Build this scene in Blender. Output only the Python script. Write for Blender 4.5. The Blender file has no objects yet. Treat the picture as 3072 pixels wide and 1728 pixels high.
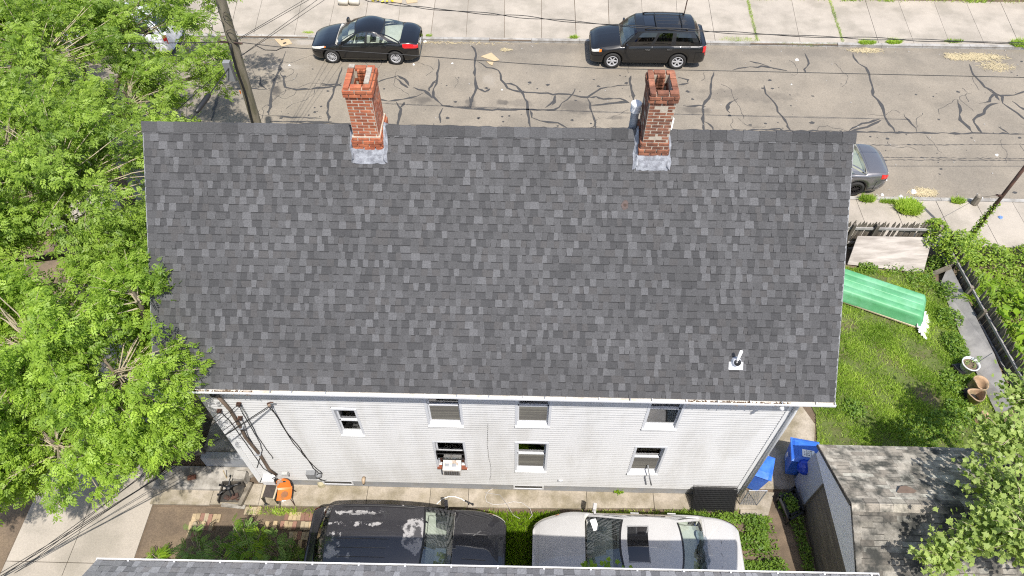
import bpy, math, random
import numpy as np
from mathutils import Vector, Matrix
random.seed(7)
RNG = np.random.default_rng(11)
rad = math.radians
SC = bpy.context.scene
COL = SC.collection

# ------------------------------------------------------------------ camera
CAM_H = 17.8; FPX = 2130.0; PITCH = rad(52.05); YAW = rad(1.4)
cd = bpy.data.cameras.new('camera'); cam = bpy.data.objects.new('camera', cd); COL.objects.link(cam)
cd.sensor_width = 36.0; cd.lens = FPX / 3072.0 * 36.0; cd.clip_start = 0.1; cd.clip_end = 2000
cam.location = (0, 0, CAM_H); cam.rotation_euler = (math.pi / 2 - PITCH, 0, YAW)
SC.camera = cam
SC.render.resolution_x = 1024; SC.render.resolution_y = 576
SC.render.engine = 'CYCLES'; SC.cycles.use_denoising = False; SC.cycles.use_adaptive_sampling = False; SC.cycles.filter_width = 1.15; SC.cycles.max_bounces = 6; SC.cycles.diffuse_bounces = 3; SC.cycles.glossy_bounces = 3; SC.cycles.transparent_max_bounces = 12
SC.cycles.sample_clamp_indirect = 2.0; SC.cycles.caustics_reflective = False; SC.cycles.caustics_refractive = False

# ------------------------------------------------------------------ sky, sun, exposure
SUN = Vector((0.20, -0.45, 1.0)).normalized()          # direction towards the sun
EL = math.asin(SUN.z)
w = bpy.data.worlds.new('World'); SC.world = w; w.use_nodes = True
nt = w.node_tree; bg = nt.nodes['Background']
sky = nt.nodes.new('ShaderNodeTexSky'); sky.sky_type = 'NISHITA'; sky.sun_disc = False
sky.sun_elevation = EL; sky.sun_rotation = math.atan2(SUN.x, SUN.y)
sky.air_density = 1.0; sky.dust_density = 1.8; sky.ozone_density = 1.0
nt.links.new(sky.outputs[0], bg.inputs[0]); bg.inputs[1].default_value = 0.14
ld = bpy.data.lights.new('sun', 'SUN'); ld.energy = 4.2; ld.angle = rad(0.53); ld.color = (1.0, 0.955, 0.895)
lo = bpy.data.objects.new('sun', ld); COL.objects.link(lo)
lo.rotation_euler = SUN.to_track_quat('Z', 'Y').to_euler(); lo.location = (10, -20, 60)
vs = SC.view_settings; vs.view_transform = 'Standard'; vs.look = 'None'; vs.exposure = 0.62; vs.gamma = 1.0; vs.use_curve_mapping = False

# ------------------------------------------------------------------ photo pixel -> place helpers
_R = Vector((math.cos(YAW), math.sin(YAW), 0))
_F = Vector((-math.sin(YAW) * math.cos(PITCH), math.cos(YAW) * math.cos(PITCH), -math.sin(PITCH)))
_U = Vector((-math.sin(YAW) * math.sin(PITCH), math.cos(YAW) * math.sin(PITCH), math.cos(PITCH)))
def ray(x, y): return _F + _R * ((x - 1536) / FPX) + _U * ((864 - y) / FPX)
def G(x, y, z=0.0):
    d = ray(x, y); t = (z - CAM_H) / d.z
    return Vector((d.x * t, d.y * t, z))
def atY(x, y, Y):
    d = ray(x, y); t = Y / d.y
    return Vector((d.x * t, Y, CAM_H + d.z * t))
def atX(x, y, X):
    d = ray(x, y); t = X / d.x
    return Vector((X, d.y * t, CAM_H + d.z * t))

# ------------------------------------------------------------------ mesh builder
class MB:
    def __init__(s): s.v = []; s.f = []; s.m = []
    def add(s, vs_, fs, mi=0):
        b = len(s.v); s.v.extend([tuple(p) for p in vs_])
        for f in fs: s.f.append(tuple(i + b for i in f)); s.m.append(mi)
        return s
    def box(s, c, d, rz=0.0, M=None, mi=0, taper=1.0):
        x, y, z = d[0] / 2, d[1] / 2, d[2] / 2
        P = [(-x, -y, -z), (x, -y, -z), (x, y, -z), (-x, y, -z), (-x * taper, -y * taper, z), (x * taper, -y * taper, z), (x * taper, y * taper, z), (-x * taper, y * taper, z)]
        Q = M if M is not None else Matrix.Rotation(rz, 3, 'Z')
        P = [Q @ Vector(p) + Vector(c) for p in P]
        return s.add(P, [(0, 3, 2, 1), (4, 5, 6, 7), (0, 1, 5, 4), (1, 2, 6, 5), (2, 3, 7, 6), (3, 0, 4, 7)], mi)
    def hexa(s, lo_, hi_, mi=0):      # two rings of 4 points
        return s.add(list(lo_) + list(hi_), [(0, 3, 2, 1), (4, 5, 6, 7), (0, 1, 5, 4), (1, 2, 6, 5), (2, 3, 7, 6), (3, 0, 4, 7)], mi)
    def slab(s, pts, z0, z1, mi=0):   # extruded polygon (counter-clockwise)
        n = len(pts)
        V = [(p[0], p[1], z0) for p in pts] + [(p[0], p[1], z1) for p in pts]
        F = [tuple(range(n - 1, -1, -1)), tuple(range(n, 2 * n))] + [(i, (i + 1) % n, n + (i + 1) % n, n + i) for i in range(n)]
        return s.add(V, F, mi)
    def tube(s, pts, r, n=8, mi=0, cap=True):
        pts = [Vector(p) for p in pts]; k = len(pts)
        rs = r if isinstance(r, (list, tuple)) else [r] * k
        V = []; up = Vector((0, 0, 1)); prev = None
        for i, p in enumerate(pts):
            t = (pts[min(i + 1, k - 1)] - pts[max(i - 1, 0)])
            t = t.normalized() if t.length > 1e-9 else Vector((0, 0, 1))
            a = prev if prev is not None else (Vector((1, 0, 0)) if abs(t.z) > .9 else up)
            a = (a - t * a.dot(t)); a = a.normalized() if a.length > 1e-6 else t.orthogonal().normalized()
            prev = a; b = t.cross(a)
            for j in range(n):
                q = 2 * math.pi * j / n
                V.append(p + (a * math.cos(q) + b * math.sin(q)) * rs[i])
        F = []
        for i in range(k - 1):
            for j in range(n):
                F.append((i * n + j, i * n + (j + 1) % n, (i + 1) * n + (j + 1) % n, (i + 1) * n + j))
        if cap: F.append(tuple(range(n - 1, -1, -1))); F.append(tuple((k - 1) * n + j for j in range(n)))
        return s.add(V, F, mi)
    def lathe(s, prof, n=20, c=(0, 0, 0), M=None, mi=0, capb=False, capt=False):
        V = []; k = len(prof); Q = M if M is not None else Matrix.Identity(3)
        for (r, z) in prof:
            for j in range(n):
                a = 2 * math.pi * j / n
                V.append(Q @ Vector((r * math.cos(a), r * math.sin(a), z)) + Vector(c))
        F = [(i * n + j, i * n + (j + 1) % n, (i + 1) * n + (j + 1) % n, (i + 1) * n + j) for i in range(k - 1) for j in range(n)]
        if capb: F.append(tuple(range(n - 1, -1, -1)))
        if capt: F.append(tuple((k - 1) * n + j for j in range(n)))
        return s.add(V, F, mi)
    def grid(s, P, mi=0, flip=False):     # P[i][j] points
        a = len(P); b = len(P[0]); V = [p for row in P for p in row]
        F = []
        for i in range(a - 1):
            for j in range(b - 1):
                f = (i * b + j, (i + 1) * b + j, (i + 1) * b + j + 1, i * b + j + 1)
                F.append(f[::-1] if flip else f)
        return s.add(V, F, mi)
    def ribbon(s, pts, wd, z, mi=0):
        pts = [Vector((p[0], p[1])) for p in pts]; k = len(pts); V = []
        for i, p in enumerate(pts):
            t = (pts[min(i + 1, k - 1)] - pts[max(i - 1, 0)])
            t = t.normalized() if t.length > 1e-9 else Vector((1, 0))
            nn = Vector((-t.y, t.x)); ww = wd[i] if isinstance(wd, (list, tuple)) else wd
            V += [(p.x + nn.x * ww / 2, p.y + nn.y * ww / 2, z), (p.x - nn.x * ww / 2, p.y - nn.y * ww / 2, z)]
        F = [(2 * i, 2 * i + 1, 2 * i + 3, 2 * i + 2) for i in range(k - 1)]
        return s.add(V, F, mi)
    def mesh(s, name, mats, smooth=False, off=None):
        me = bpy.data.meshes.new(name)
        V = s.v if off is None else [(a - off[0], b - off[1], c - off[2]) for a, b, c in s.v]
        me.from_pydata(V, [], s.f)
        for m in (mats if isinstance(mats, (list, tuple)) else [mats]): me.materials.append(m)
        if any(s.m): me.polygons.foreach_set('material_index', s.m)
        if smooth: me.polygons.foreach_set('use_smooth', [True] * len(s.f))
        me.update(); return me

def link(name, me, parent=None, loc=(0, 0, 0), rot=None):
    o = bpy.data.objects.new(name, me); COL.objects.link(o)
    o.location = loc
    if rot: o.rotation_euler = rot
    if parent is not None: o.parent = parent
    return o
def tag(o, label, cat, group=None):
    o['label'] = label; o['category'] = cat
    if group: o['group'] = group
    return o
def thing(name, label, cat, loc=(0, 0, 0), rz=0.0, group=None):
    o = link(name, None, None, loc); o.rotation_euler = (0, 0, rz); o.empty_display_size = .2
    return tag(o, label, cat, group)
def root_of(o):
    while o.parent is not None: o = o.parent
    return o
def part(name, mb, mats, parent, smooth=False, world=True, kind=None):
    """mesh given in world coordinates (world=True) or in the thing's own frame"""
    off = root_of(parent).location if world else None
    o = link(name, mb.mesh(name, mats, smooth, off), parent)
    if kind: o['kind'] = kind
    return o
def solo(name, mb, mats, label, cat, group=None, smooth=False):   # a thing that is one mesh: origin at its base centre
    a = np.array(mb.v); c = (a.min(0) + a.max(0)) / 2; c[2] = a[:, 2].min()
    o = link(name, mb.mesh(name, mats, smooth, c), None, tuple(c)); return tag(o, label, cat, group)
def struct(name, mb, mats, smooth=False):
    o = link(name, mb.mesh(name, mats, smooth)); o['kind'] = 'structure'; return o

# ------------------------------------------------------------------ materials
def lin(c): return tuple(((x / 255.0) / 12.92 if x / 255.0 <= 0.04045 else ((x / 255.0 + 0.055) / 1.055) ** 2.4) for x in c)
def mat(name, col, rough=.7, var=.18, scale=6.0, col2=None, c2amt=.5, scale2=1.5, metal=0.0, bump=0.0, bscale=60.0, rnd=0.0, spec=.5, coat=0.0, streak=None, speck=0.0, spscale=160.0):
    """base colour with fine value noise, optional second colour in patches, optional per-object brightness"""
    m = bpy.data.materials.new(name); m.use_nodes = True; n = m.node_tree; N = n.nodes; L = n.links
    b = N['Principled BSDF']; b.inputs['Roughness'].default_value = rough; b.inputs['Metallic'].default_value = metal
    b.inputs['Specular IOR Level'].default_value = spec
    if coat: b.inputs['Coat Weight'].default_value = coat; b.inputs['Coat Roughness'].default_value = .03
    tc = N.new('ShaderNodeTexCoord')
    geo = N.new('ShaderNodeNewGeometry')
    mp = N.new('ShaderNodeMapping'); L.new(geo.outputs['Position'], mp.inputs[0])
    if streak: mp.inputs['Scale'].default_value = streak
    def noise(sc, det=4.0, rgh=.6):
        t = N.new('ShaderNodeTexNoise'); t.inputs['Scale'].default_value = sc; t.inputs['Detail'].default_value = det; t.inputs['Roughness'].default_value = rgh
        L.new(mp.outputs[0], t.inputs['Vector']); return t
    cur = None
    if col2 is not None:
        t2 = noise(scale2, 5.0, .62); r2 = N.new('ShaderNodeValToRGB')
        r2.color_ramp.elements[0].position = max(0, .62 - c2amt * .45); r2.color_ramp.elements[1].position = min(1, .75 - c2amt * .3)
        L.new(t2.outputs[0], r2.inputs[0])
        mx = N.new('ShaderNodeMix'); mx.data_type = 'RGBA'; L.new(r2.outputs[0], mx.inputs['Factor'])
        mx.inputs['A'].default_value = (*col, 1); mx.inputs['B'].default_value = (*col2, 1); cur = mx.outputs['Result']
    else:
        rgb = N.new('ShaderNodeRGB'); rgb.outputs[0].default_value = (*col, 1); cur = rgb.outputs[0]
    def mult(cur, src, lo_, hi_):
        mr = N.new('ShaderNodeMapRange'); L.new(src, mr.inputs[0]); mr.inputs[1].default_value = .25; mr.inputs[2].default_value = .75
        mr.inputs[3].default_value = lo_; mr.inputs[4].default_value = hi_
        vm = N.new('ShaderNodeVectorMath'); vm.operation = 'SCALE'; L.new(cur, vm.inputs[0]); L.new(mr.outputs[0], vm.inputs['Scale']); return vm.outputs[0]
    if var: cur = mult(cur, noise(scale, 6.0).outputs[0], 1 - var, 1 + var)
    if speck: cur = mult(cur, noise(spscale, 2.0).outputs[0], 1 - speck, 1 + speck)
    if rnd:
        oi = N.new('ShaderNodeObjectInfo')
        mr = N.new('ShaderNodeMapRange'); L.new(oi.outputs['Random'], mr.inputs[0]); mr.inputs[3].default_value = 1 - rnd; mr.inputs[4].default_value = 1 + rnd
        vm = N.new('ShaderNodeVectorMath'); vm.operation = 'SCALE'; L.new(cur, vm.inputs[0]); L.new(mr.outputs[0], vm.inputs['Scale']); cur = vm.outputs[0]
    L.new(cur, b.inputs['Base Color'])
    if bump:
        tb = noise(bscale, 4.0); bp = N.new('ShaderNodeBump'); bp.inputs['Strength'].default_value = bump; bp.inputs['Distance'].default_value = .02
        L.new(tb.outputs[0], bp.inputs['Height']); L.new(bp.outputs[0], b.inputs['Normal'])
    return m
def blobs(m, items, colour):
    """soft-edged stains on a surface: (x, y, rx, ry, strength)"""
    n = m.node_tree; N = n.nodes; L = n.links; b = N['Principled BSDF']
    cur = b.inputs['Base Color'].links[0].from_socket
    geo = N.new('ShaderNodeNewGeometry'); nz = N.new('ShaderNodeTexNoise'); nz.inputs['Scale'].default_value = 3.0; nz.inputs['Detail'].default_value = 5
    L.new(geo.outputs['Position'], nz.inputs['Vector'])
    for (x, y, rx, ry, st) in items:
        mp = N.new('ShaderNodeMapping'); mp.vector_type = 'TEXTURE'; mp.inputs['Location'].default_value = (x, y, 0); mp.inputs['Scale'].default_value = (rx, ry, 50)
        L.new(geo.outputs['Position'], mp.inputs[0])
        ln = N.new('ShaderNodeVectorMath'); ln.operation = 'LENGTH'; L.new(mp.outputs[0], ln.inputs[0])
        ad = N.new('ShaderNodeMath'); ad.operation = 'ADD'; L.new(ln.outputs['Value'], ad.inputs[0])
        ml = N.new('ShaderNodeMath'); ml.operation = 'MULTIPLY_ADD'; L.new(nz.outputs[0], ml.inputs[0]); ml.inputs[1].default_value = 1.6; ml.inputs[2].default_value = -.8
        L.new(ml.outputs[0], ad.inputs[1])
        mr = N.new('ShaderNodeMapRange'); mr.interpolation_type = 'SMOOTHSTEP'; L.new(ad.outputs[0], mr.inputs[0]); mr.inputs[1].default_value = 1.0; mr.inputs[2].default_value = .35; mr.inputs[3].default_value = 0; mr.inputs[4].default_value = st
        mx = N.new('ShaderNodeMix'); mx.data_type = 'RGBA'; L.new(mr.outputs[0], mx.inputs['Factor']); L.new(cur, mx.inputs['A']); mx.inputs['B'].default_value = (*colour, 1)
        cur = mx.outputs['Result']
    L.new(cur, b.inputs['Base Color'])
def leafmat(name, c1, c2, trans=.35, rough=.5):
    m = bpy.data.materials.new(name); m.use_nodes = True; n = m.node_tree; N = n.nodes; L = n.links
    b = N['Principled BSDF']; b.inputs['Roughness'].default_value = rough; b.inputs['Specular IOR Level'].default_value = .35
    at = N.new('ShaderNodeAttribute'); at.attribute_name = 'tint'
    mx = N.new('ShaderNodeMix'); mx.data_type = 'RGBA'; L.new(at.outputs['Fac'], mx.inputs['Factor'])
    mx.inputs['A'].default_value = (*c1, 1); mx.inputs['B'].default_value = (*c2, 1)
    L.new(mx.outputs['Result'], b.inputs['Base Color'])
    tr = N.new('ShaderNodeBsdfTranslucent'); vm = N.new('ShaderNodeVectorMath'); vm.operation = 'MULTIPLY'; L.new(mx.outputs['Result'], vm.inputs[0]); vm.inputs[1].default_value = (1.5, 1.6, .6)
    L.new(vm.outputs[0], tr.inputs['Color'])
    ms = N.new('ShaderNodeMixShader'); ms.inputs[0].default_value = trans
    L.new(b.outputs[0], ms.inputs[1]); L.new(tr.outputs[0], ms.inputs[2]); L.new(ms.outputs[0], N['Material Output'].inputs[0])
    return m
def glassmat(name, tint=(.5, .58, .54), gloss=.12, rough=.02):
    m = bpy.data.materials.new(name); m.use_nodes = True; n = m.node_tree; N = n.nodes; L = n.links
    N.remove(N['Principled BSDF'])
    tr = N.new('ShaderNodeBsdfTransparent'); tr.inputs[0].default_value = (*tint, 1)
    gl = N.new('ShaderNodeBsdfGlossy'); gl.inputs['Roughness'].default_value = rough
    nz = N.new('ShaderNodeTexNoise'); nz.inputs['Scale'].default_value = 5; geo = N.new('ShaderNodeNewGeometry'); L.new(geo.outputs['Position'], nz.inputs[0])
    lw = N.new('ShaderNodeFresnel'); lw.inputs[0].default_value = 1.5
    ad = N.new('ShaderNodeMath'); ad.operation = 'ADD'; ad.use_clamp = True; L.new(lw.outputs[0], ad.inputs[0])
    mr = N.new('ShaderNodeMapRange'); L.new(nz.outputs[0], mr.inputs[0]); mr.inputs[3].default_value = gloss * .6; mr.inputs[4].default_value = gloss * 1.4; L.new(mr.outputs[0], ad.inputs[1])
    ms = N.new('ShaderNodeMixShader'); L.new(ad.outputs[0], ms.inputs[0]); L.new(tr.outputs[0], ms.inputs[1]); L.new(gl.outputs[0], ms.inputs[2])
    L.new(ms.outputs[0], N['Material Output'].inputs[0]); return m

M = {}
M['asphalt'] = mat('asphalt', (.230, .198, .154), .92, .13, .9, (.186, .162, .128), .45, .35, speck=.17, spscale=22, bump=.25, bscale=90)
M['ground'] = mat('ground', (.10, .085, .06), .95, .25, .6)
M['concrete'] = mat('concrete', (.345, .305, .252), .9, .10, 1.4, (.27, .24, .195), .4, .8, speck=.11, spscale=24, rnd=.06)
M['kerb'] = mat('kerb', (.33, .315, .29), .9, .12, 2.0, (.22, .205, .18), .4, 2.5, speck=.1)
M['walk'] = mat('walkway_concrete', (.345, .30, .24), .92, .16, 2.2, (.20, .17, .115), .5, 1.3, speck=.16, spscale=26, rnd=.08)
M['tar'] = mat('tar_sealant', (.048, .046, .044), .75, .2, 9.0)
M['soil'] = mat('soil', (.15, .108, .072), .95, .25, 2.5, (.105, .078, .052), .5, 1.2, speck=.25, spscale=60, bump=.5, bscale=40)
M['drive'] = mat('worn_driveway', (.175, .128, .082), .95, .14, 1.6, (.125, .092, .062), .45, .7, speck=.26, spscale=30, bump=.3)
M['lawn_soil'] = mat('lawn_soil', (.085, .11, .025), .95, .3, 3.0, (.10, .08, .045), .25, 1.0)
M['white'] = mat('white_paint', (.66, .66, .66), .45, .03, 3.0)
M['vinyl'] = mat('white_vinyl', (.52, .52, .515), .55, .03, .8, (.46, .455, .44), .3, .9, streak=(1.6, 1, .35))
M['trim'] = mat('white_trim', (.60, .61, .63), .4, .03, 3.0)
M['sill'] = mat('window_sill_paint', (.66, .66, .65), .5, .06, 5.0)
M['gutter_in'] = mat('gutter_inside', (.60, .56, .49), .7, .08, 6, (.36, .29, .21), .2, 2.2)
M['found'] = mat('grey_foundation', (.27, .28, .295), .85, .12, 4.0, (.30, .29, .27), .3, 1.5)
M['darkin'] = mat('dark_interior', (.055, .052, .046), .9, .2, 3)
M['blind'] = mat('window_blind', (.36, .34, .28), .8, .15, 6, streak=(1, 1, 8))
M['blackpl'] = mat('black_plastic', (.014, .014, .015), .45, .15, 10)
M['rubber'] = mat('tyre_rubber', (.022, .021, .020), .8, .2, 20)
M['wire'] = mat('cable_black', (.012, .012, .012), .6, .1, 10)
M['wood'] = mat('weathered_wood', (.185, .16, .125), .85, .28, 5, (.095, .08, .06), .5, 3, streak=(1, 1, .25), rnd=.25)
M['pole'] = mat('pole_wood', (.215, .185, .135), .9, .3, 7, (.10, .092, .055), .5, 3.5, streak=(2.5, 2.5, .5), bump=.4)
M['ply'] = mat('bleached_plywood', (.40, .36, .32), .85, .12, 5, (.26, .23, .20), .45, 3.0, streak=(.3, 2.5, 1))
M['board'] = mat('grey_board', (.30, .285, .265), .9, .2, 3, (.22, .21, .20), .45, 2.2, speck=.15)
M['brownply'] = mat('brown_plywood', (.20, .165, .12), .85, .25, 3.5, (.12, .10, .08), .5, 2, streak=(1, .4, 2.5), speck=.12)
M['greydoor'] = mat('grey_door_panel', (.46, .46, .46), .8, .06, 4)
M['mortar'] = mat('mortar', (.42, .36, .285), .9, .18, 20)
M['brick'] = mat('red_brick', (.37, .122, .055), .85, .22, 14, (.27, .075, .035), .5, 5, rnd=.24, speck=.1)
M['brick_d'] = mat('brown_brick', (.24, .098, .055), .85, .30, 14, (.14, .055, .032), .5, 6, rnd=.36, speck=.15)
M['soot'] = mat('sooty_flue', (.05, .032, .024), .9, .3, 12)
M['flash'] = mat('silver_roof_tar', (.29, .30, .32), .5, .3, 12, (.17, .173, .19), .5, 9, bump=.8, bscale=14)
M['galv'] = mat('galvanised_steel', (.36, .38, .41), .45, .12, 8, metal=.35)
M['lead'] = mat('lead_collar', (.52, .53, .56), .5, .08, 8)
M['pvc'] = mat('white_pvc', (.80, .80, .78), .4, .04, 6)
M['rust'] = mat('rusty_steel', (.085, .040, .026), .8, .35, 9, (.045, .026, .02), .5, 5)
M['greyplastic'] = mat('grey_plastic', (.20, .205, .21), .6, .1, 6)
M['cardboard'] = mat('cardboard', (.43, .33, .20), .85, .1, 8)
M['paper'] = mat('white_litter', (.80, .80, .78), .7, .08, 20)
M['straw'] = mat('straw', (.42, .35, .21), .85, .2, 30)
M['ink'] = mat('black_marker', (.03, .03, .03), .7, .1, 20)
# ================================================================== SETTING
ZR = -0.12                                   # road surface; yard and pavements are at 0
struct('ground', MB().add([(-400, -400, -.16), (400, -400, -.16), (400, 400, -.16), (-400, 400, -.16)], [(0, 1, 2, 3)]), M['ground'])
C1 = lambda x, y, z=ZR: G(x * .41407, y * .41407, z)
C2 = lambda x, y, z=ZR: G(1024 + x * .41407, y * .41407, z)
C3 = lambda x, y, z=ZR: G(2048 + x * .41407, y * .41407, z)
st = [(*C2(590, 725)[:2], .55, .3, .55), (*C2(935, 750)[:2], .3, .5, .6), (*C2(1160, 742)[:2], .4, .25, .6), (*C2(1290, 745)[:2], .8, .35, .35), (*C2(1715, 770)[:2], .9, .7, .55),
      (*C2(1985, 853)[:2], .5, .18, .5), (*C3(80, 800)[:2], .9, .35, .5), (*C3(450, 690)[:2], 2.6, .6, .32), (*C1(1995, 655)[:2], .36, .36, .85), (*C1(1640, 800)[:2], 1.0, .5, .25), (*C3(900, 380)[:2], 6, .5, .22), (*C2(1500, 350)[:2], 8, .5, .2)]
blobs(M['asphalt'], st, (.055, .05, .045))
lt = [(*C1(2250, 300)[:2], 1.2, .35, .6), (*C2(1070, 580)[:2], .5, .5, .2), (*C1(2050, 480)[:2], 1.2, .3, .25), (*C2(700, 1000)[:2], 20, .4, .25)]
blobs(M['asphalt'], lt, (.36, .33, .29))
road = struct('road', MB().add([(-120, 18.30, ZR), (140, 18.30, ZR), (140, 27.60, ZR), (-120, 27.60, ZR)], [(0, 1, 2, 3)]), M['asphalt'])
# tar-filled cracks, traced on the road
tar = [(C2, [[(705, 430), (712, 470), (690, 530), (700, 575), (675, 640), (665, 700), (735, 770), (915, 785), (1050, 795), (1340, 795), (1545, 795), (1660, 700), (1700, 645)],
  [(525, 635), (600, 660), (640, 690), (660, 715)], [(690, 580), (645, 620), (635, 660)], [(250, 720), (390, 730), (500, 710), (590, 675)], [(250, 600), (330, 570), (410, 555), (460, 575), (490, 620)],
  [(395, 565), (440, 610), (490, 640)], [(940, 330), (975, 380), (968, 450), (965, 580), (972, 640), (945, 730), (920, 785)], [(975, 580), (995, 640), (1040, 660), (1085, 645)],
  [(980, 445), (1050, 485), (1140, 510), (1160, 580), (1200, 640), (1280, 665), (1400, 672), (1530, 680), (1650, 685), (1780, 710), (1880, 640), (2000, 622), (2090, 618)],
  [(1190, 600), (1270, 620), (1300, 660), (1340, 740), (1350, 800), (1365, 925)], [(1550, 685), (1545, 730), (1480, 775)], [(1530, 770), (1555, 720)], [(1790, 710), (1810, 780), (1835, 890), (1850, 930)],
  [(1800, 710), (1850, 700), (1900, 715), (2020, 715), (2085, 740), (1980, 745), (1810, 765)], [(2100, 550), (2090, 620), (2115, 690), (2115, 740)], [(1370, 800), (1380, 850), (1440, 880), (1560, 890), (1640, 925)],
  [(-300, 890), (340, 905), (560, 908), (900, 915), (1120, 922), (1340, 925), (1640, 930), (2090, 930), (2700, 950)], [(400, 740), (430, 790), (415, 860), (410, 920)], [(455, 735), (430, 785)], [(735, 780), (715, 830), (720, 890)], [(930, 700), (935, 785), (985, 790)]]),
 (C3, [[(235, 520), (210, 570), (205, 650), (190, 710), (145, 765), (145, 830), (155, 960)], [(0, 770), (165, 768)], [(395, 715), (340, 745), (325, 780), (340, 820)], [(590, 620), (605, 680), (670, 745), (690, 810), (740, 870), (785, 950)],
  [(885, 390), (920, 460), (880, 505), (890, 530)], [(360, 510), (460, 490), (570, 480), (660, 495), (760, 515)], [(480, 445), (560, 460), (660, 500)], [(1225, 390), (1270, 460), (1330, 490), (1360, 560), (1385, 690), (1440, 760), (1465, 850), (1540, 960)],
  [(1430, 865), (1300, 895), (1200, 950)], [(1440, 870), (1380, 905), (1210, 950)], [(1600, 825), (1640, 870), (1700, 955)], [(1990, 720), (2010, 800), (2005, 870), (2070, 920), (2110, 965)],
  [(2075, 465), (2110, 540), (2190, 630), (2310, 700), (2320, 750), (2420, 815), (2490, 880)], [(2140, 750), (2220, 735), (2250, 690), (2310, 690), (2400, 690), (2490, 660)], [(2280, 745), (2210, 770), (2180, 825), (2120, 850), (2110, 890), (2170, 970)],
  [(2200, 640), (2260, 680), (2300, 730)], [(2390, 730), (2440, 770), (2490, 800)], [(165, 942), (600, 943), (1200, 955), (2100, 968), (2600, 974)], [(2290, 920), (2360, 965)], [(600, 943), (700, 930), (740, 965)], [(150, 880), (200, 900), (225, 945)], [(-30, 560), (40, 580), (45, 605), (-30, 615)]]),
 (C1, [[(2070, 370), (2040, 450), (2020, 520), (1990, 580), (1960, 660), (1965, 720), (1945, 830)], [(2030, 520), (2060, 590), (2070, 635), (2150, 650), (2300, 640), (2480, 620)], [(2000, 565), (2050, 562)], [(1880, 550), (1890, 610), (1930, 650), (1800, 640), (1560, 650), (1400, 620), (1180, 590)],
  [(1950, 830), (2100, 850), (2330, 855)], [(1960, 880), (2400, 887)], [(2480, 480), (2450, 570), (2420, 650), (2380, 740), (2375, 880)], [(2320, 600), (2420, 630), (2480, 600)], [(2330, 620), (2440, 610), (2480, 625)], [(1590, 670), (1560, 760), (1530, 880)], [(1255, 530), (1240, 620), (1215, 680)], [(1400, 640), (1540, 660), (1600, 650)], [(1190, 710), (1350, 712)]])]
k = 0
for fn, lines in tar:
    for ln in lines:
        P = []
        for a, b in zip(ln[:-1], ln[1:]):
            A, B = fn(*a), fn(*b); n = max(2, int((B - A).length / .22))
            for i in range(n): P.append(A.lerp(B, i / n))
        P.append(fn(*ln[-1]))
        long = (P[-1] - P[0]).length > 14
        Q = [(p.x + random.gauss(0, .022), p.y + random.gauss(0, .022)) for p in P]
        wd = [max(.022, random.gauss(.07 if not long else .062, .026)) for _ in Q]; wd[0] *= .35; wd[-1] *= .35
        if not long: wd = [q * (0.75 + .6 * math.sin(math.pi * i / len(wd))) for i, q in enumerate(wd)]
        part('tar_seam', MB().ribbon(Q, wd, ZR + .004 + .0006 * (k % 9)), M['tar'], road); k += 1
for a, b in [((1320, 1052), (2600, 1045)), ((1445, 1140), (2600, 1150)), ((1450, 1158), (2600, 1163))]:
    A, B = C3(*a), C3(*b); n = 60
    part('tar_seam', MB().ribbon([(A.lerp(B, i / n).x, A.lerp(B, i / n).y + random.gauss(0, .012)) for i in range(n + 1)], [max(.008, random.gauss(.03, .018)) for _ in range(n + 1)], ZR + .004), M['tar'], road)

# fine hairline cracks, oil spots and grit on the asphalt
hc = MB()
for q in range(45):
    x, y = random.uniform(-12, 22), random.uniform(18.8, 27.2); a = random.choice((0, math.pi / 2, math.pi / 2, -math.pi / 2)) + random.gauss(0, .35); pts_ = []
    for i in range(random.randint(6, 26)):
        pts_.append((x, y)); a += random.gauss(0, .38); x += .11 * math.cos(a); y += .11 * math.sin(a)
        if not 18.5 < y < 27.5: break
    if len(pts_) > 3: hc.ribbon(pts_, [random.uniform(.008, .026) for _ in pts_], ZR + .0028)
part('hairline_cracks', hc, M['tar'], road, kind='stuff')
osp = MB(); gri = MB()
for q in range(260):
    y = random.choice((random.gauss(20.6, .35), random.gauss(22.2, .4), random.uniform(18.6, 27.3), random.gauss(24.6, .5))); x = random.uniform(-13, 23); r = abs(random.gauss(0, .035)) + .012
    osp.add([(x + r * random.uniform(.6, 1.5) * math.cos(t), y + r * random.uniform(.6, 1.2) * math.sin(t), ZR + .0034) for t in np.linspace(0, 6.28, 8, endpoint=False)], [tuple(range(8))])
for q in range(240):
    y = random.choice((random.uniform(18.4, 27.5), random.gauss(27.35, .12), random.gauss(18.5, .12))); x = random.uniform(-13, 23); r = random.uniform(.01, .03)
    if 18.33 < y < 27.55: gri.box((x, y, ZR + r * .3), (r * 2, r * 1.5, r * .6), rz=random.uniform(0, 3))
part('oil_spots', osp, M['tar'], road, kind='stuff'); part('grit', gri, M['kerb'], road, kind='stuff')
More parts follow.
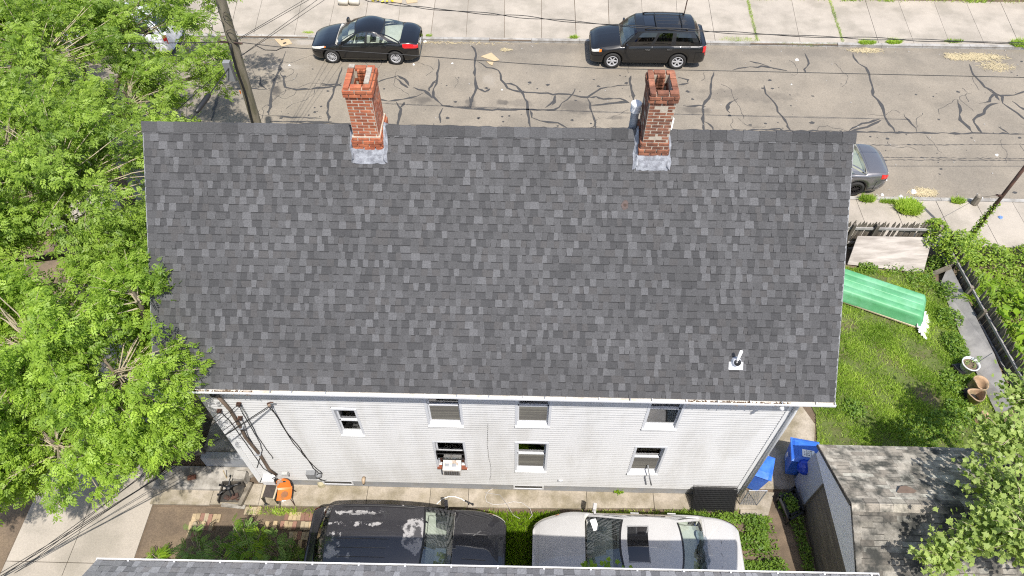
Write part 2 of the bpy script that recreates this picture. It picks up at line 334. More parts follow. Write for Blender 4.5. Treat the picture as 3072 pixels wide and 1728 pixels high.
# far pavement: slabs between the joints seen in the photo, kerb in front of it
J = [(2901, 12, 2948, 120), (2803, 8, 2843, 116), (2700, 17, 2737, 116), (2598, 8, 2632, 116), (2491, 12, 2528, 126), (2375, 2, 2400, 124), (2243, 2, 2272, 126), (2127, 8, 2144, 112), (2029, 8, 2036, 110), (1925, 5, 1930, 110),
     (1824, 0, 1828, 110), (1723, 0, 1728, 110), (1624, 0, 1624, 108), (1514, 0, 1513, 108), (1405, 0, 1398, 112), (1303, 20, 1292, 105), (1202, 7, 1190, 104), (1103, 9, 1088, 103), (1005, 0, 983, 100), (902, 16, 884, 99), (780, 25, 764, 90), (712, 0, 690, 95)]
lines = []
for (xa, ya, xb, yb) in J:
    A, B = G(xa, ya), G(xb, yb); d = (A - B)
    f = lambda Y: (B.x + d.x * (Y - B.y) / d.y, Y)
    lines.append((f(27.78), f(31.25)))
lines.sort(key=lambda q: q[0][0])
st0 = lines[0][0][0]
lines = [((st0 - 1.55 * i, 27.78), (lines[0][1][0] - 1.62 * i, 31.25)) for i in range(12, 0, -1)] + lines
e0 = lines[-1]; lines += [((e0[0][0] + 1.5 * i, 27.78), (e0[1][0] + 1.58 * i, 31.25)) for i in range(1, 5)]
pave = struct('far_pavement', MB().add([(-60, 27.6, -.03), (60, 27.6, -.03), (60, 31.3, -.03), (-60, 31.3, -.03)], [(0, 1, 2, 3)]), M['soil'])
for (a, b) in zip(lines[:-1], lines[1:]):
    g = random.choice([.008, .008, .012, .02]); h = random.uniform(-.004, .004)
    part('slab', MB().slab([(a[0][0] + g, a[0][1]), (b[0][0] - .006, b[0][1]), (b[1][0] - .006, b[1][1]), (a[1][0] + g, a[1][1])], -.028, h), M['concrete'], pave)
kb = struct('far_kerb', MB().box((0, 27.69, -.09), (120, .02, .05)), M['kerb'])
xs = -40.0
low = [(G(1420, 118).x, G(1600, 118).x), (G(2290, 130).x, G(2500, 130).x), (G(700, 100).x, G(900, 100).x)]
while xs < 40:
    L_ = random.uniform(1.7, 2.1); mid = xs + L_ / 2; drop = .075 if any(a < mid < b for a, b in low) else 0
    part('kerb_stone', MB().hexa([(xs + .005, 27.60, -.16), (xs + L_ - .005, 27.60, -.16), (xs + L_ - .005, 27.775, -.16), (xs + .005, 27.775, -.16)],
         [(xs + .005, 27.61, .004 - drop), (xs + L_ - .005, 27.61, .004 - drop), (xs + L_ - .005, 27.775, .006), (xs + .005, 27.775, .006)]), M['kerb'], kb); xs += L_
# strip of old wall foot behind the far pavement (right end)
solo('low_wall', MB().box((24, 31.65, .25), (22, .3, .82)), mat('brown_wall', (.13, .085, .06), .9, .25, 5), 'low brown wall behind the far pavement at the top right', 'wall')
struct('far_verge', MB().add([(-120, 31.25, -.02), (120, 31.25, -.02), (120, 60, -.02), (-120, 60, -.02)], [(0, 1, 2, 3)]), M['soil'])

# near pavement and kerb
npv = struct('near_pavement', MB().add([(-60, 15.95, -.035), (60, 15.95, -.035), (60, 18.16, -.035), (-60, 18.16, -.035)], [(0, 1, 2, 3)]), M['soil'])
jx = [G(2572, 609).x, G(2680, 609).x, G(2812, 612).x, G(2930, 612).x, G(3040, 612).x]
jn = [jx[0] - 1.75 * i for i in range(16, 0, -1)] + jx + [jx[-1] + 1.75 * i for i in range(1, 6)]
for a, b in zip(jn[:-1], jn[1:]):
    part('slab', MB().slab([(a + .01, 16.0), (b - .006, 16.0), (b - .006, 18.12), (a + .01, 18.12)], -.03, random.uniform(-.004, .004)), M['concrete'], npv)
kb = struct('near_kerb', MB().box((0, 18.21, -.1), (120, .02, .04)), M['kerb'])
xs = -40.0
while xs < 40:
    L_ = random.uniform(1.7, 2.1)
    part('kerb_stone', MB().box((xs + L_ / 2, 18.215, -.08), (L_ - .01, .15, .172 + random.uniform(-.004, .004))), M['kerb'], kb); xs += L_

# left side pavement (beside the side street) and side street
lp = struct('left_pavement', MB().add([(-12.55, -12, -.035), (-9.36, -12, -.035), (-9.36, 16, -.035), (-12.55, 16, -.035)], [(0, 1, 2, 3)]), M['soil'])
y = -8.6
for yy in [G(300, 1690).y + 3.05 * i for i in range(-5, 4)]:
    for xa, xb in ((-12.5, -11.0), (-10.985, -9.4)):
        part('slab', MB().slab([(xa, yy + .008), (xb, yy + .008), (xb, yy + 3.04), (xa, yy + 3.04)], -.03, random.uniform(-.004, .004)), M['concrete'], lp)
struct('side_street', MB().add([(-24, -60, -.115), (-12.6, -60, -.115), (-12.6, 18.25, -.115), (-24, 18.25, -.115)], [(0, 1, 2, 3)]), M['drive'])
struct('yard', MB().slab([(-9.4, -14), (60, -14), (60, 15.96), (-9.4, 15.96)], -.15, -.03), M['soil'])
struct('driveway', MB().add([(-9.35, 3.4, -.022), (-6.9, 3.4, -.022), (-6.6, 6.6, -.022), (-9.35, 6.55, -.022)], [(0, 1, 2, 3)]), M['drive'])
# concrete walkway along the house
wk = struct('walkway', MB().add([(-9.3, 6.6, -.025), (5.9, 6.75, -.025), (5.9, 7.6, -.025), (-9.3, 7.6, -.025)], [(0, 1, 2, 3)]), M['soil'])
wx = [G(x, 1500).x for x in (455, 635, 780, 1100, 1290, 1405, 1760, 1960, 2150, 2262)]
wy0 = lambda x: 6.60 + (x + 9) * .0155
for i, (a, b) in enumerate(zip(wx[:-1], wx[1:])):
    part('slab', MB().slab([(a + .006, wy0(a) + random.uniform(-.02, .02)), (b - .006, wy0(b) + random.uniform(-.02, .02)), (b - .006, 7.205), (a + .006, 7.205)], -.02, .045 + random.uniform(-.006, .006)), M['walk'], wk)
M['stepc'] = mat('terrace_concrete', (.34, .315, .275), .9, .2, 3, (.15, .135, .11), .4, 2.4)
part('slab', MB().slab([(G(440, 1462).x, 6.99), (G(690, 1452).x, 6.99), (-6.75, 7.6), (-9.2, 7.6)], -.01, .15), M['stepc'], wk)
# concrete pad by the bins
pad = struct('bin_pad', MB().slab([(5.62, 6.62), (6.35, 6.7), (6.62, 7.3), (5.8, 7.35)], -.03, .03), M['walk'])
struct('back_path', MB().slab([(5.75, 7.4), (7.1, 7.4), (7.9, 8.4), (8.15, 9.3), (7.6, 10.6), (7.0, 13.5), (5.75, 13.5)], -.03, .012), M['walk'])

# ================================================================== shingle roofs
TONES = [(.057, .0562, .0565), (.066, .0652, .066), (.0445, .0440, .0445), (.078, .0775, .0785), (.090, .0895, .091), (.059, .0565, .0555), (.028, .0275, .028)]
def shingle_mats(pref, mul=1.0):
    return [mat(f'{pref}_shingle_{i}', tuple(c * mul for c in t), .92, .16, .55, speck=.30, spscale=46) for i, t in enumerate(TONES)]
WID = [.08, .10, .12, .15, .19]; TWID = [.085, .10, .115, .13, .16]
def shingle_mesh(cache, key, wd, th, mats, tone, ex, teeth=1.0):
    kk = (key, wd, th, tone)
    if kk not in cache:
        d = .006 * (1 if (len(cache) % 2) else -1) if wd < .2 else 0
        yb = ex - .020; zb = th + (.002 - th) * yb / (ex + .02)
        V = [(-wd / 2 - d, 0, -.004), (wd / 2 + d, 0, -.004), (wd / 2, ex + .02, -.006), (-wd / 2, ex + .02, -.006),
             (-wd / 2 - d, 0, th), (wd / 2 + d, 0, th), (wd / 2 - d, ex + .02, .002), (-wd / 2 + d, ex + .02, .002), (wd / 2 - d * .4, yb, zb), (-wd / 2 + d * .4, yb, zb)]
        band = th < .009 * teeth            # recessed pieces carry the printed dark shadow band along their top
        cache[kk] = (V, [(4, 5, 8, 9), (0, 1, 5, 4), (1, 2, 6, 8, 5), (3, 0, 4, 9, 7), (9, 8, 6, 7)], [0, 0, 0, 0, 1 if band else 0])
    return cache[kk]
def shingle_roof(parent_roof, x0, x1, eave, slope, length, mats, ex, nparts, score, light=None, seed=3, teeth=1.0):
    """courses of laminated shingles; eave=(Y,z), slope = unit (dy,dz) up the roof. Largest nparts become parts, the rest one stuff mesh."""
    rr = random.Random(seed); cache = {}; meshes = {}
    off = root_of(parent_roof).location
    nrm = Vector((0, -slope[1], slope[0])) if slope[0] > 0 else Vector((0, slope[1], -slope[0]))
    up = Vector((0, slope[0], slope[1])); ax = up.cross(nrm)
    R = Matrix((ax, up, nrm)).transposed()
    pieces = []
    for c in range(int(length / ex) + 1):
        s = c * ex
        if s > length - .03: break
        x = x0 + .0; pieces.append((x + .06 + .5 * (c % 3) * .03, s, .12 + (c % 3) * .03, .0125 * teeth, rr.choice((0, 1, 2)))); x += .12 + (c % 3) * .03; tooth = rr.random() < .5
        while x < x1 - .02:
            wd = rr.choice(WID) if not tooth else rr.choice(TWID)
            if x + wd > x1 - .05: wd = round(x1 - x + .001, 3)
            tone = rr.choices(range(6), (5, 1.5, 4.5, .1, .0, 2.2))[0] if not tooth else rr.choices(range(6), (3.0, 4.5, .3, 3.4, 2.2, 1.0))[0]
            cx = x + wd / 2; th = (.0125 if tooth else .0065) * teeth
            pieces.append((cx, s, wd, th, tone)); x += wd
            tooth = (not tooth) if rr.random() < .85 else tooth
    P0 = Vector((0, eave[0], eave[1]))
    order = sorted(range(len(pieces)), key=lambda i: -score(pieces[i][0], P0 + up * pieces[i][1], pieces[i][2]))
    top = set(order[:nparts]); field = MB()
    for i, (cx, s, wd, th, tone) in enumerate(pieces):
        V, F, mt_ = shingle_mesh(cache, 'a', wd, th, mats, tone, ex, teeth)
        loc = Vector((cx * ax.x / abs(ax.x) * abs(ax.x), 0, 0)) + P0 + up * s
        loc.x = cx
        if i in top:
            kk = (wd, th, tone)
            if kk not in meshes:
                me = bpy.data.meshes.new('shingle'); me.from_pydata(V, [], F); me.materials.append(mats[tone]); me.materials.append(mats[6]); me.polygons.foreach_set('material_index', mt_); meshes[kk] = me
            o = link('shingle', meshes[kk], parent_roof, loc - off); o.rotation_euler = R.to_euler()
        else:
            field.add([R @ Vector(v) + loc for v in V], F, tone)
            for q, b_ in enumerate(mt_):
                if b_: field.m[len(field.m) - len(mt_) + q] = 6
    o = part('shingle_field', field, mats, parent_roof, kind='stuff')
    return R

# ================================================================== MAIN HOUSE
HX0, HX1, WY = -6.69, 5.62, 7.20
EY, EZ, RY, RZ = 6.77, 5.76, 10.34, 9.29
RX0, RX1 = -7.10, 6.00
house = thing('house', 'white vinyl-sided two-storey house under the big grey shingle roof with two brick chimneys', 'house', (-.5, 10.3, 0))
mb = MB().box((-.535, 10.35, 2.95), (12.1, 5.84, 5.4)); BY = 13.9
mb.add([(-6.6, 7.45, 5.6), (-6.6, 13.25, 5.6), (-6.6, RY, 9.0), (5.52, 7.45, 5.6), (5.52, 13.25, 5.6), (5.52, RY, 9.0)], [(0, 1, 2), (3, 5, 4)])
part('wall', mb, M['vinyl'], house)
part('foundation', MB().box((-.535, 10.28, .2), (12.24, 6.14, .42)), M['found'], house)
# windows: (x0, x1, z0, z1)
WIN = [(-4.05, -3.50, 3.06, 4.27, 's'), (-2.02, -1.23, 3.62, 5.12, 'u'), (-.11, .66, 3.68, 5.16, 'u'), (2.65, 3.42, 3.70, 5.16, 'b'), (-2.01, -1.25, 1.36, 2.82, 'ac'), (-.11, .67, 1.30, 2.86, 'g'), (2.64, 3.39, 1.30, 2.79, 'p')]
SB = .40; EXP = .1016
sd = MB(); z = SB; row = 0
while z < 5.62:
    z2 = min(z + EXP, 5.64)
    cuts = sorted([(a, b) for (a, b, c, d, _) in WIN if z2 > c and z < d]); segs = []; x = HX0 + .05
    for a, b in cuts: segs.append((x, a)); x = b
    segs.append((x, HX1 - .05))
    for a, b in segs:
        if b - a < .01: continue
        n = max(1, int((b - a) / .6)); fr = []; tp = []; bt = []
        for i in range(n + 1):
            xx = a + (b - a) * i / n; wv = .0022 * math.sin(xx * 2.1 + row * .7) + random.gauss(0, .0008)
            bt.append((xx, WY + .014, z + wv)); fr.append((xx, WY - .016, z + wv)); tp.append((xx, WY + .013, z2 + .004))
        sd.grid([bt, fr, [(p[0], WY - .017, p[2] + .016) for p in fr], tp], flip=True)
    z = z2; row += 1
part('siding', sd, M['vinyl'], house, kind='stuff')
M['corner'] = mat('corner_board', (.74, .74, .73), .45, .04, 3)
for xx in (HX0 + .03, HX1 - .03):
    part('corner_trim', MB().box((xx, WY + .02, 2.92), (.15, .09, 5.5)).box((xx + (.05 if xx > 0 else -.05), WY + .14, 2.92), (.05, .16, 5.5)), M['corner'], house)
part('soffit', MB().box((-.55, 7.06, 5.63), (13.0, .50, .03)), M['trim'], house)
part('fascia', MB().box((-.55, 6.80, 5.62), (13.06, .03, .16)), M['trim'], house)
gl_dark = glassmat('window_glass', (.75, .78, .76), .12)
M['screen'] = mat('window_screen', (.115, .108, .095), .8, .12, 30, (.19, .18, .15), .4, 3.0, streak=(.15, 1, 4))
M['greenblind'] = mat('green_blind', (.085, .17, .045), .7, .15, 8)
for (a, b, c, d, kd) in WIN:
    mb = MB(); t = .055; dp = .13; yo = WY - .018
    mb.box(((a + t / 2), yo + dp / 2, (c + d) / 2), (t, dp, d - c)).box(((b - t / 2), yo + dp / 2, (c + d) / 2), (t, dp, d - c)).box(((a + b) / 2, yo + dp / 2, d - t / 2 + .001), (b - a - 2 * t, dp, t))
    wn = part('window', mb, M['trim'], house)
    xa, xb = a + t, b - t; zm = (c + d) / 2 + (.02 if kd != 's' else -.06); yi = yo + dp
    part('sill', MB().hexa([(a + .002, yo - .03, c - .045), (b - .002, yo - .03, c - .045), (b - .002, yi + .02, c + .02), (a + .002, yi + .02, c + .02)],
                           [(a + .002, yo - .03, c - .008), (b - .002, yo - .03, c - .008), (xb, yi + .02, c + .11), (xa, yi + .02, c + .11)]), M['sill'], wn)
    sh = MB(); f = .032
    for (z0, z1, yy) in ((zm, d - t, yi - .01), (c + .10, zm + .03, yi - .045)):
        sh.box((xa + f / 2, yy, (z0 + z1) / 2), (f, .03, z1 - z0)).box((xb - f / 2, yy, (z0 + z1) / 2), (f, .03, z1 - z0)).box(((xa + xb) / 2, yy - .001, z0 + f / 2), (xb - xa - .002, .03, f)).box(((xa + xb) / 2, yy - .001, z1 - f / 2), (xb - xa - .002, .03, f))
    part('sash', sh, M['trim'], wn)
    part('pane', MB().box(((xa + xb) / 2, yi - .006, (zm + d - t) / 2), (xb - xa - 2 * f, .004, d - t - zm - 2 * f)), gl_dark, wn)
    part('pane', MB().box(((xa + xb) / 2, yi - .041, (zm + .03 + c + .10) / 2), (xb - xa - 2 * f, .004, zm + .03 - c - .10 - 2 * f)), gl_dark, wn)
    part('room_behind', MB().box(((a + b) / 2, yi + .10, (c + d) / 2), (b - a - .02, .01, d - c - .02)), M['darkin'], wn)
    bl = MB(); n = int((d - c) / .045)
    if kd in ('u', 'b', 's', 'p'):
        for i in range(int(n * .45) if kd != 'p' else int(n * .3)):
            zz = c + .12 + i * .045; bl.box(((a + b) / 2, yi + .045, zz), (xb - xa - .03, .02, .012 + .02 * (i % 3 == 0)))
        part('blind', bl, M['blind'], wn)
    if kd == 'b':
        part('curtain', MB().grid([[(xa + .02 + (xb - xa) * .55 * i / 6, yi + .02 + .012 * (i % 2), zz - (.25 * i / 6 if zz < d - .2 else 0)) for i in range(7)] for zz in (zm + .05, d - t - .02)]), M['white'], wn)
    if kd == 'g': part('blind', MB().box(((a + b) / 2, yi + .03, (zm + d) / 2), (xb - xa - .03, .01, d - zm - .06)), M['greenblind'], wn)
    if kd not in ('ac',):
        part('screen', MB().box(((xa + xb) / 2, yi - .058, (zm + .03 + c + .10) / 2), (xb - xa - 2 * f, .003, zm - c - .10 - 2 * f)), glassmat('mesh_screen', (.62, .60, .56), .0) if False else M['screen'] if kd in ('g', 'p', 'u') else gl_dark, wn)
    if kd == 'ac':
        part('storm_sash', MB().box(((xa + xb) / 2, yo + .005, zm + .22), (xb - xa + .02, .012, .02)).box(((xa + xb) / 2, yo - .02, zm - .20), (xb - xa + .02, .012, .02)).box((xa, yo - .008, zm), (.02, .012, .44)).box((xb, yo - .008, zm), (.02, .012, .44)).box(((xa + xb) / 2, yo - .006, zm + .06), (xb - xa, .01, .02)), M['blackpl'], wn)
        part('pane', MB().box(((xa + xb) / 2, yo, zm + .01), (xb - xa, .004, .40)), gl_dark, wn)
        part('wood_sill', MB().box(((a + b) / 2, yo - .0, c + .05), (b - a - .03, .10, .05)), mat('bare_sill_wood', (.20, .055, .025), .8, .3, 14), wn)
# basement windows
for (x0, x1) in ((-5.06, -4.27), (-.14, .64)):
    wn = part('basement_window', MB().box(((x0 + x1) / 2, 7.203, .17), (x1 - x0, .04, .04)).box(((x0 + x1) / 2, 7.203, .37), (x1 - x0, .04, .03)).box((x0 + .02, 7.204, .27), (.04, .04, .24)).box((x1 - .02, 7.204, .27), (.04, .04, .24)), M['trim'], house)
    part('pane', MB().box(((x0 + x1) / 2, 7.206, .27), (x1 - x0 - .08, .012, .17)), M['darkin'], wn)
# roof: slabs for both slopes, shingles on the near one
cs = 1 / math.sqrt(2); LEN = math.hypot(RY - EY, RZ - EZ); up = Vector((0, (RY - EY) / LEN, (RZ - EZ) / LEN)); nr = Vector((0, -up.z, up.y))
mb = MB(); th = .10
A = [Vector((RX0, EY, EZ)), Vector((RX1, EY, EZ)), Vector((RX1, RY, RZ)), Vector((RX0, RY, RZ))]
mb.hexa([p - nr * .10 for p in A], [p - nr * .006 for p in A])
shm = shingle_mats('roof')
roof = part('roof', mb, shm[2], house)
for xx in (RX0, RX1): part('drip_edge', MB().hexa([Vector((xx - .012, EY, EZ)) - nr * .11, Vector((xx + .012, EY, EZ)) - nr * .11, Vector((xx + .012, RY, RZ)) - nr * .11, Vector((xx - .012, RY, RZ)) - nr * .11], [Vector((xx - .012, EY, EZ)) + nr * .004, Vector((xx + .012, EY, EZ)) + nr * .004, Vector((xx + .012, RY, RZ)) + nr * .004, Vector((xx - .012, RY, RZ)) + nr * .004]), M['greyplastic'], roof)
B = [Vector((RX0, 13.93, EZ)), Vector((RX0, RY + .006, RZ - .006)), Vector((RX1, RY + .006, RZ - .006)), Vector((RX1, 13.93, EZ))]
nb = Vector((0, up.z, up.y))
part('back_slope', MB().hexa([p - nb * .10 for p in B], [p for p in B]), shm[0], roof)
CAMV = Vector((0, 0, CAM_H))
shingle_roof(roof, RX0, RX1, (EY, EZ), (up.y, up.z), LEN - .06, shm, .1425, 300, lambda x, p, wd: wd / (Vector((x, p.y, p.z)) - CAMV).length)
# ridge caps
x = RX0 - .02; i = 0
while x < RX1 - .1:
    wd = min(.30, RX1 + .02 - x); hh = .012 + .010
    p0 = lambda xx, s, n, sg: (xx, RY + sg * s * up.y * (-1), RZ - s * up.z + n)
    r = .165; V = []
    for xx, lift in ((x, .030), (x + wd + .02, .018)):
        V += [(xx, RY - r * up.y, RZ - r * up.z + lift), (xx, RY - .02, RZ + .012 + lift), (xx, RY + .02, RZ + .012 + lift), (xx, RY + r * up.y, RZ - r * up.z + lift)]
        V += [(xx, RY - r * up.y, RZ - r * up.z + lift - .02)]
    part('ridge_cap', MB().add(V, [(0, 5, 6, 1), (1, 6, 7, 2), (2, 7, 8, 3), (4, 9, 5, 0), (4, 0, 1, 2, 3)]), random.choice([shm[0], shm[1], shm[2], shm[0], shm[3]]), roof); x += wd; i += 1
# gutter with hangers
gx0, gx1 = RX0 + .04, RX1 + .02
def gut(yy0, yy1, z0, z1, x0, x1, tk=.006):
    return MB().box(((x0 + x1) / 2, (yy0 + yy1) / 2, z0), (x1 - x0, yy1 - yy0, tk)).box(((x0 + x1) / 2, yy1, (z0 + z1) / 2), (x1 - x0, tk, z1 - z0 + tk))
g = part('gutter', gut(EY - .065, EY + .02, EZ - .075, EZ - .03, gx0, gx1), M['gutter_in'], house)
part('gutter_front', MB().box(((gx0 + gx1) / 2, EY - .070, EZ - .040), (gx1 - gx0, .010, .045)).box(((gx0 + gx1) / 2, EY - .068, EZ - .014), (gx1 - gx0, .018, .010)).box((gx1, EY - .03, EZ - .047), (.01, .08, .06)).box((gx0, EY - .03, EZ - .047), (.01, .08, .06)), M['white'], g)
xx = gx0 + .35
while xx < gx1:
    part('hanger', MB().box((xx, EY - .03, EZ - .022), (.02, .08, .012)), M['white'] if random.random() < .75 else M['galv'], g); xx += random.choice([.42, .6, .62, .66])
# downspout elbows under the right end, roof vents
part('downspout', MB().tube([(5.05, 6.72, 5.55), (5.12, 6.9, 5.42), (5.62, 7.12, 5.2), (5.66, 7.14, 4.4), (5.66, 7.14, .15)], .045, 8), M['white'], house, smooth=True)
part('floodlight', MB().lathe([(0.0, 0), (.10, .0), (.12, .05), (.07, .13), (.03, .16)], 14, (5.55, 6.98, 5.42)), M['white'], house, smooth=True)
# plumbing vent with lead collar and white flashing plate
rfz = lambda Y: EZ + (Y - EY) * (RZ - EZ) / (RY - EY)
vp = Vector((4.08, 7.31, rfz(7.31))); Rm = Matrix((Vector((1, 0, 0)), up, nr)).transposed()
fl = part('vent_flashing', MB().box(vp - up * .085 + nr * .018, (.27, .15, .006), M=Rm), M['white'], roof)
part('vent_collar', MB().lathe([(.095, 0), (.082, .07), (.074, .10), (.045, .10)], 18, vp + nr * .012, M=Rm), M['lead'], fl, smooth=True)
part('vent_boot', MB().lathe([(.070, .10), (.045, .112), (.028, .12)], 18, vp + nr * .012, M=Rm), M['blackpl'], fl)
part('vent_pipe', MB().lathe([(.029, 0), (.029, .36), (.022, .36), (.022, .25)], 14, vp + nr * .05), M['pvc'], fl, smooth=True)
hp = Vector((1.87, 9.38, rfz(9.38)))
part('roof_scar', MB().add([hp + up * (.11 * math.sin(a) * random.uniform(.7, 1)) + Vector((.075 * math.cos(a) * random.uniform(.7, 1), 0, 0)) + nr * .0155 for a in [i * .52 for i in range(12)]], [tuple(range(12))]), mat('bare_roof_patch', (.085, .062, .055), .9, .3, 20), roof)
part('roof_hole', MB().lathe([(0, .018), (.03, .018)], 10, hp, M=Rm), M['soot'], roof)

def chimney(x0, x1, y0, y1, ztop, bm, stepz, label, dark):
    zb = 8.6; core = MB().box(((x0 + x1) / 2, (y0 + y1) / 2, (zb + stepz) / 2), (x1 - x0 + .05, y1 - y0 + .05, stepz - zb))
    # hollow stack: four mortar walls
    tw = .088
    for (cx, cy, dx, dy) in (((x0 + x1) / 2, y0 + tw / 2, x1 - x0, tw), ((x0 + x1) / 2, y1 - tw / 2, x1 - x0, tw), (x0 + tw / 2, (y0 + y1) / 2, tw, y1 - y0 - 2 * tw), (x1 - tw / 2, (y0 + y1) / 2, tw, y1 - y0 - 2 * tw)):
        core.box((cx, cy, (stepz + ztop - .045) / 2), (dx, dy, ztop - .045 - stepz))
    ch = part('chimney', core, M['mortar'], house); ch['label'] = label
    part('flue', MB().box(((x0 + x1) / 2, (y0 + y1) / 2, stepz + .25), (x1 - x0 - 2 * tw, y1 - y0 - 2 * tw, .02)), M['soot'], ch)
    off = house.location; cache = {}
    cH = .067; n = int(round((ztop - zb) / cH)); step = 0
    for c in range(n):
        zc = ztop - c * cH - cH / 2
        low_ = zc < stepz + .02
        grow = .028 if (c in (1, 2)) else .0
        if dark and c == 0: grow = .012
        if low_: grow = .05 if zc < stepz - .06 else .03
        X0, X1, Y0, Y1 = x0 - grow, x1 + grow, y0 - grow, y1 + grow
        odd = c % 2
        for face in range(4):
            horiz = face in (0, 2)
            ln = (X1 - X0) if horiz else (Y1 - Y0) - .02
            t = 0.0 if odd else -.105
            if not horiz: t = -.105 if odd else -.005
            while t < ln - .02:
                a = max(t, 0); b = min(t + .205, ln); t += .213
                if b - a < .03: continue
                L_ = b - a - .014; dpt = .10
                if face == 0: cx, cy, dx, dy = X0 + (a + b) / 2, Y0 + dpt / 2, L_, dpt
                elif face == 2: cx, cy, dx, dy = X0 + (a + b) / 2, Y1 - dpt / 2, L_, dpt
                elif face == 1: cx, cy, dx, dy = X1 - dpt / 2, Y0 + .01 + (a + b) / 2, dpt, L_
                else: cx, cy, dx, dy = X0 + dpt / 2, Y0 + .01 + (a + b) / 2, dpt, L_
                # only bricks above the roof surface
                ys = min(abs(cy - RY), 9); 
                if zc < RZ - ys - .10: continue
                if face == 2 and c > 3: continue
                kk = (round(dx, 3), round(dy, 3))
                if kk not in cache:
                    m_ = MB().box((0, 0, 0), (dx, dy, cH - .017)); cache[kk] = m_.mesh('brick', bm)
                j = .004 if dark else .0022
                sg = {0: (0, -1), 1: (1, 0), 2: (0, 1), 3: (-1, 0)}[face]; pr = .0035 + random.uniform(-j, j)
                o = link('brick', cache[kk], ch, Vector((cx + sg[0] * pr, cy + sg[1] * pr, zc + random.uniform(-.001, .001))) - off)
                o.rotation_euler = (0, 0, random.gauss(0, .012 if dark else .005))
    # inside faces of the flue: a few sooty bricks
    for c in range(7):
        zc = ztop - .05 - c * .067
        for cx in (x0 + .2, x1 - .2):
            o = link('brick', cache[sorted(cache)[-1]], ch, Vector(((x0 + x1) / 2 + (cx - (x0 + x1) / 2) * .6, y1 - tw - .03, zc)) - off); o.scale = (.55, .6, .85)
    # silver tar flashing around the foot, on the roof
    fm = MB(); ring = []
    def lump(xa, xb, ya, yb, lift):
        nx = 9; rows = []
        for i in range(6):
            f = i / 5; row = []
            for q in range(nx):
                g_ = q / (nx - 1); X = xa + (xb - xa) * g_; Yv = ya + (yb - ya) * f
                row.append((X + random.uniform(-.012, .012), Yv + random.uniform(-.012, .012), RZ - abs(Yv - RY) + .03 + lift * f + random.uniform(-.012, .012)))
            rows.append(row)
        fm.grid(rows)
    g2 = .055
    lump(x0 - .07, x1 + .07, y0 - .17, y0 - g2 + .01, .14)
    for sgn, xe in ((-1, x0 - g2), (1, x1 + g2)):
        rows = []
        for i in range(8):
            f = i / 7; Yv = y0 - .16 + (RY - y0 + .40) * f; zz = RZ - abs(Yv - RY)
            rows.append([(xe + sgn * (.06 + random.uniform(-.02, .02)), Yv, zz + .028), (xe + sgn * .03, Yv, zz + .05 + random.uniform(-.01, .02)), (xe + sgn * random.uniform(.004, .012), Yv, zz + .11 + random.uniform(-.03, .05)), (xe - sgn * .01, Yv, zz + .13)])
        fm.grid(rows, flip=sgn > 0)
    part('tar_flashing', fm, M['flash'], ch, smooth=True)
    return ch
chL = chimney(-3.12, -2.66, 10.02, 10.66, 10.40, M['brick'], 9.34, 'red brick chimney with a stepped foot', False)
chR = chimney(2.11, 2.56, 9.99, 10.64, 10.40, M['brick_d'], 9.28, 'older dark brown brick chimney with ragged top', True)
# pale mortar capping on the left chimney's right side
part('mortar_cap', MB().box((-2.735, 10.34, 10.405), (.085, .44, .03)).box((-3.06, 10.61, 10.405), (.10, .09, .028)), mat('rough_mortar', (.30, .27, .225), .95, .3, 25), chL)
# metal flue behind the ridge with louvred cap, and a white pipe
vx, vy = 1.98, 10.50
fv = part('metal_flue', MB().lathe([(.075, 8.9), (.075, 9.62)], 18, (vx, vy, 0)).lathe([(.16, 9.0), (.09, 9.2), (.078, 9.24)], 18, (vx, vy, 0)), M['galv'], house, smooth=True)
cap = MB().lathe([(0, 9.80), (.095, 9.80), (.10, 9.785), (.10, 9.75), (.07, 9.75)], 18, (vx, vy, 0))
for i in range(4): cap.lathe([(.078, 9.635 + i * .03), (.097, 9.628 + i * .03), (.097, 9.646 + i * .03), (.078, 9.65 + i * .03)], 18, (vx, vy, 0))
part('flue_cap', cap, M['white'], fv)
part('white_pipe', MB().lathe([(.05, 9.0), (.05, 9.42), (.036, 9.42), (.036, 9.3)], 14, (2.68, 10.56, 0)), M['pvc'], house, smooth=True)

# ================================================================== NEIGHBOUR (roof strip at the bottom)
NEY, NEZ = 3.55, 5.50; NX0, NX1 = -7.10, 6.06
nb_ = thing('neighbour_house', 'light grey shingle-roofed house cut off by the bottom edge', 'house', (-.5, .3, 0))
part('wall', MB().box((-.52, .3, 2.7), (12.3, 5.9, 5.35)), M['vinyl'], nb_)
nl = 3.66 * math.sqrt(2) * .82; nu = Vector((0, -.80, .60))
nm = shingle_mats('neighbour', 3.3)
NL = 4.2; A = [Vector((NX0, NEY, NEZ)), Vector((NX0, NEY, NEZ)) + nu * NL, Vector((NX1, NEY, NEZ)) + nu * NL, Vector((NX1, NEY, NEZ))]
nn = Vector((0, .60, .80))
nroof = part('roof', MB().hexa([p - nn * .1 for p in A], [p - nn * .006 for p in A]), M['trim'], nb_)
R0 = A[1]; B2 = [Vector((NX0, R0.y - .004, R0.z - .004)), Vector((NX0, R0.y - 3.36, NEZ)), Vector((NX1, R0.y - 3.36, NEZ)), Vector((NX1, R0.y - .004, R0.z - .004))]
n3 = Vector((0, -.60, .80)); part('back_slope', MB().hexa([p - n3 * .1 for p in B2], B2), nm[0], nroof)
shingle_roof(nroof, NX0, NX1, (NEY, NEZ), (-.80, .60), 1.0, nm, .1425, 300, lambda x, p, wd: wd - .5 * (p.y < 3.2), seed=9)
g = part('gutter', MB().box(((NX0 + NX1) / 2, NEY + .01, NEZ - .08), (NX1 - NX0, .05, .006)), M['gutter_in'], nb_)
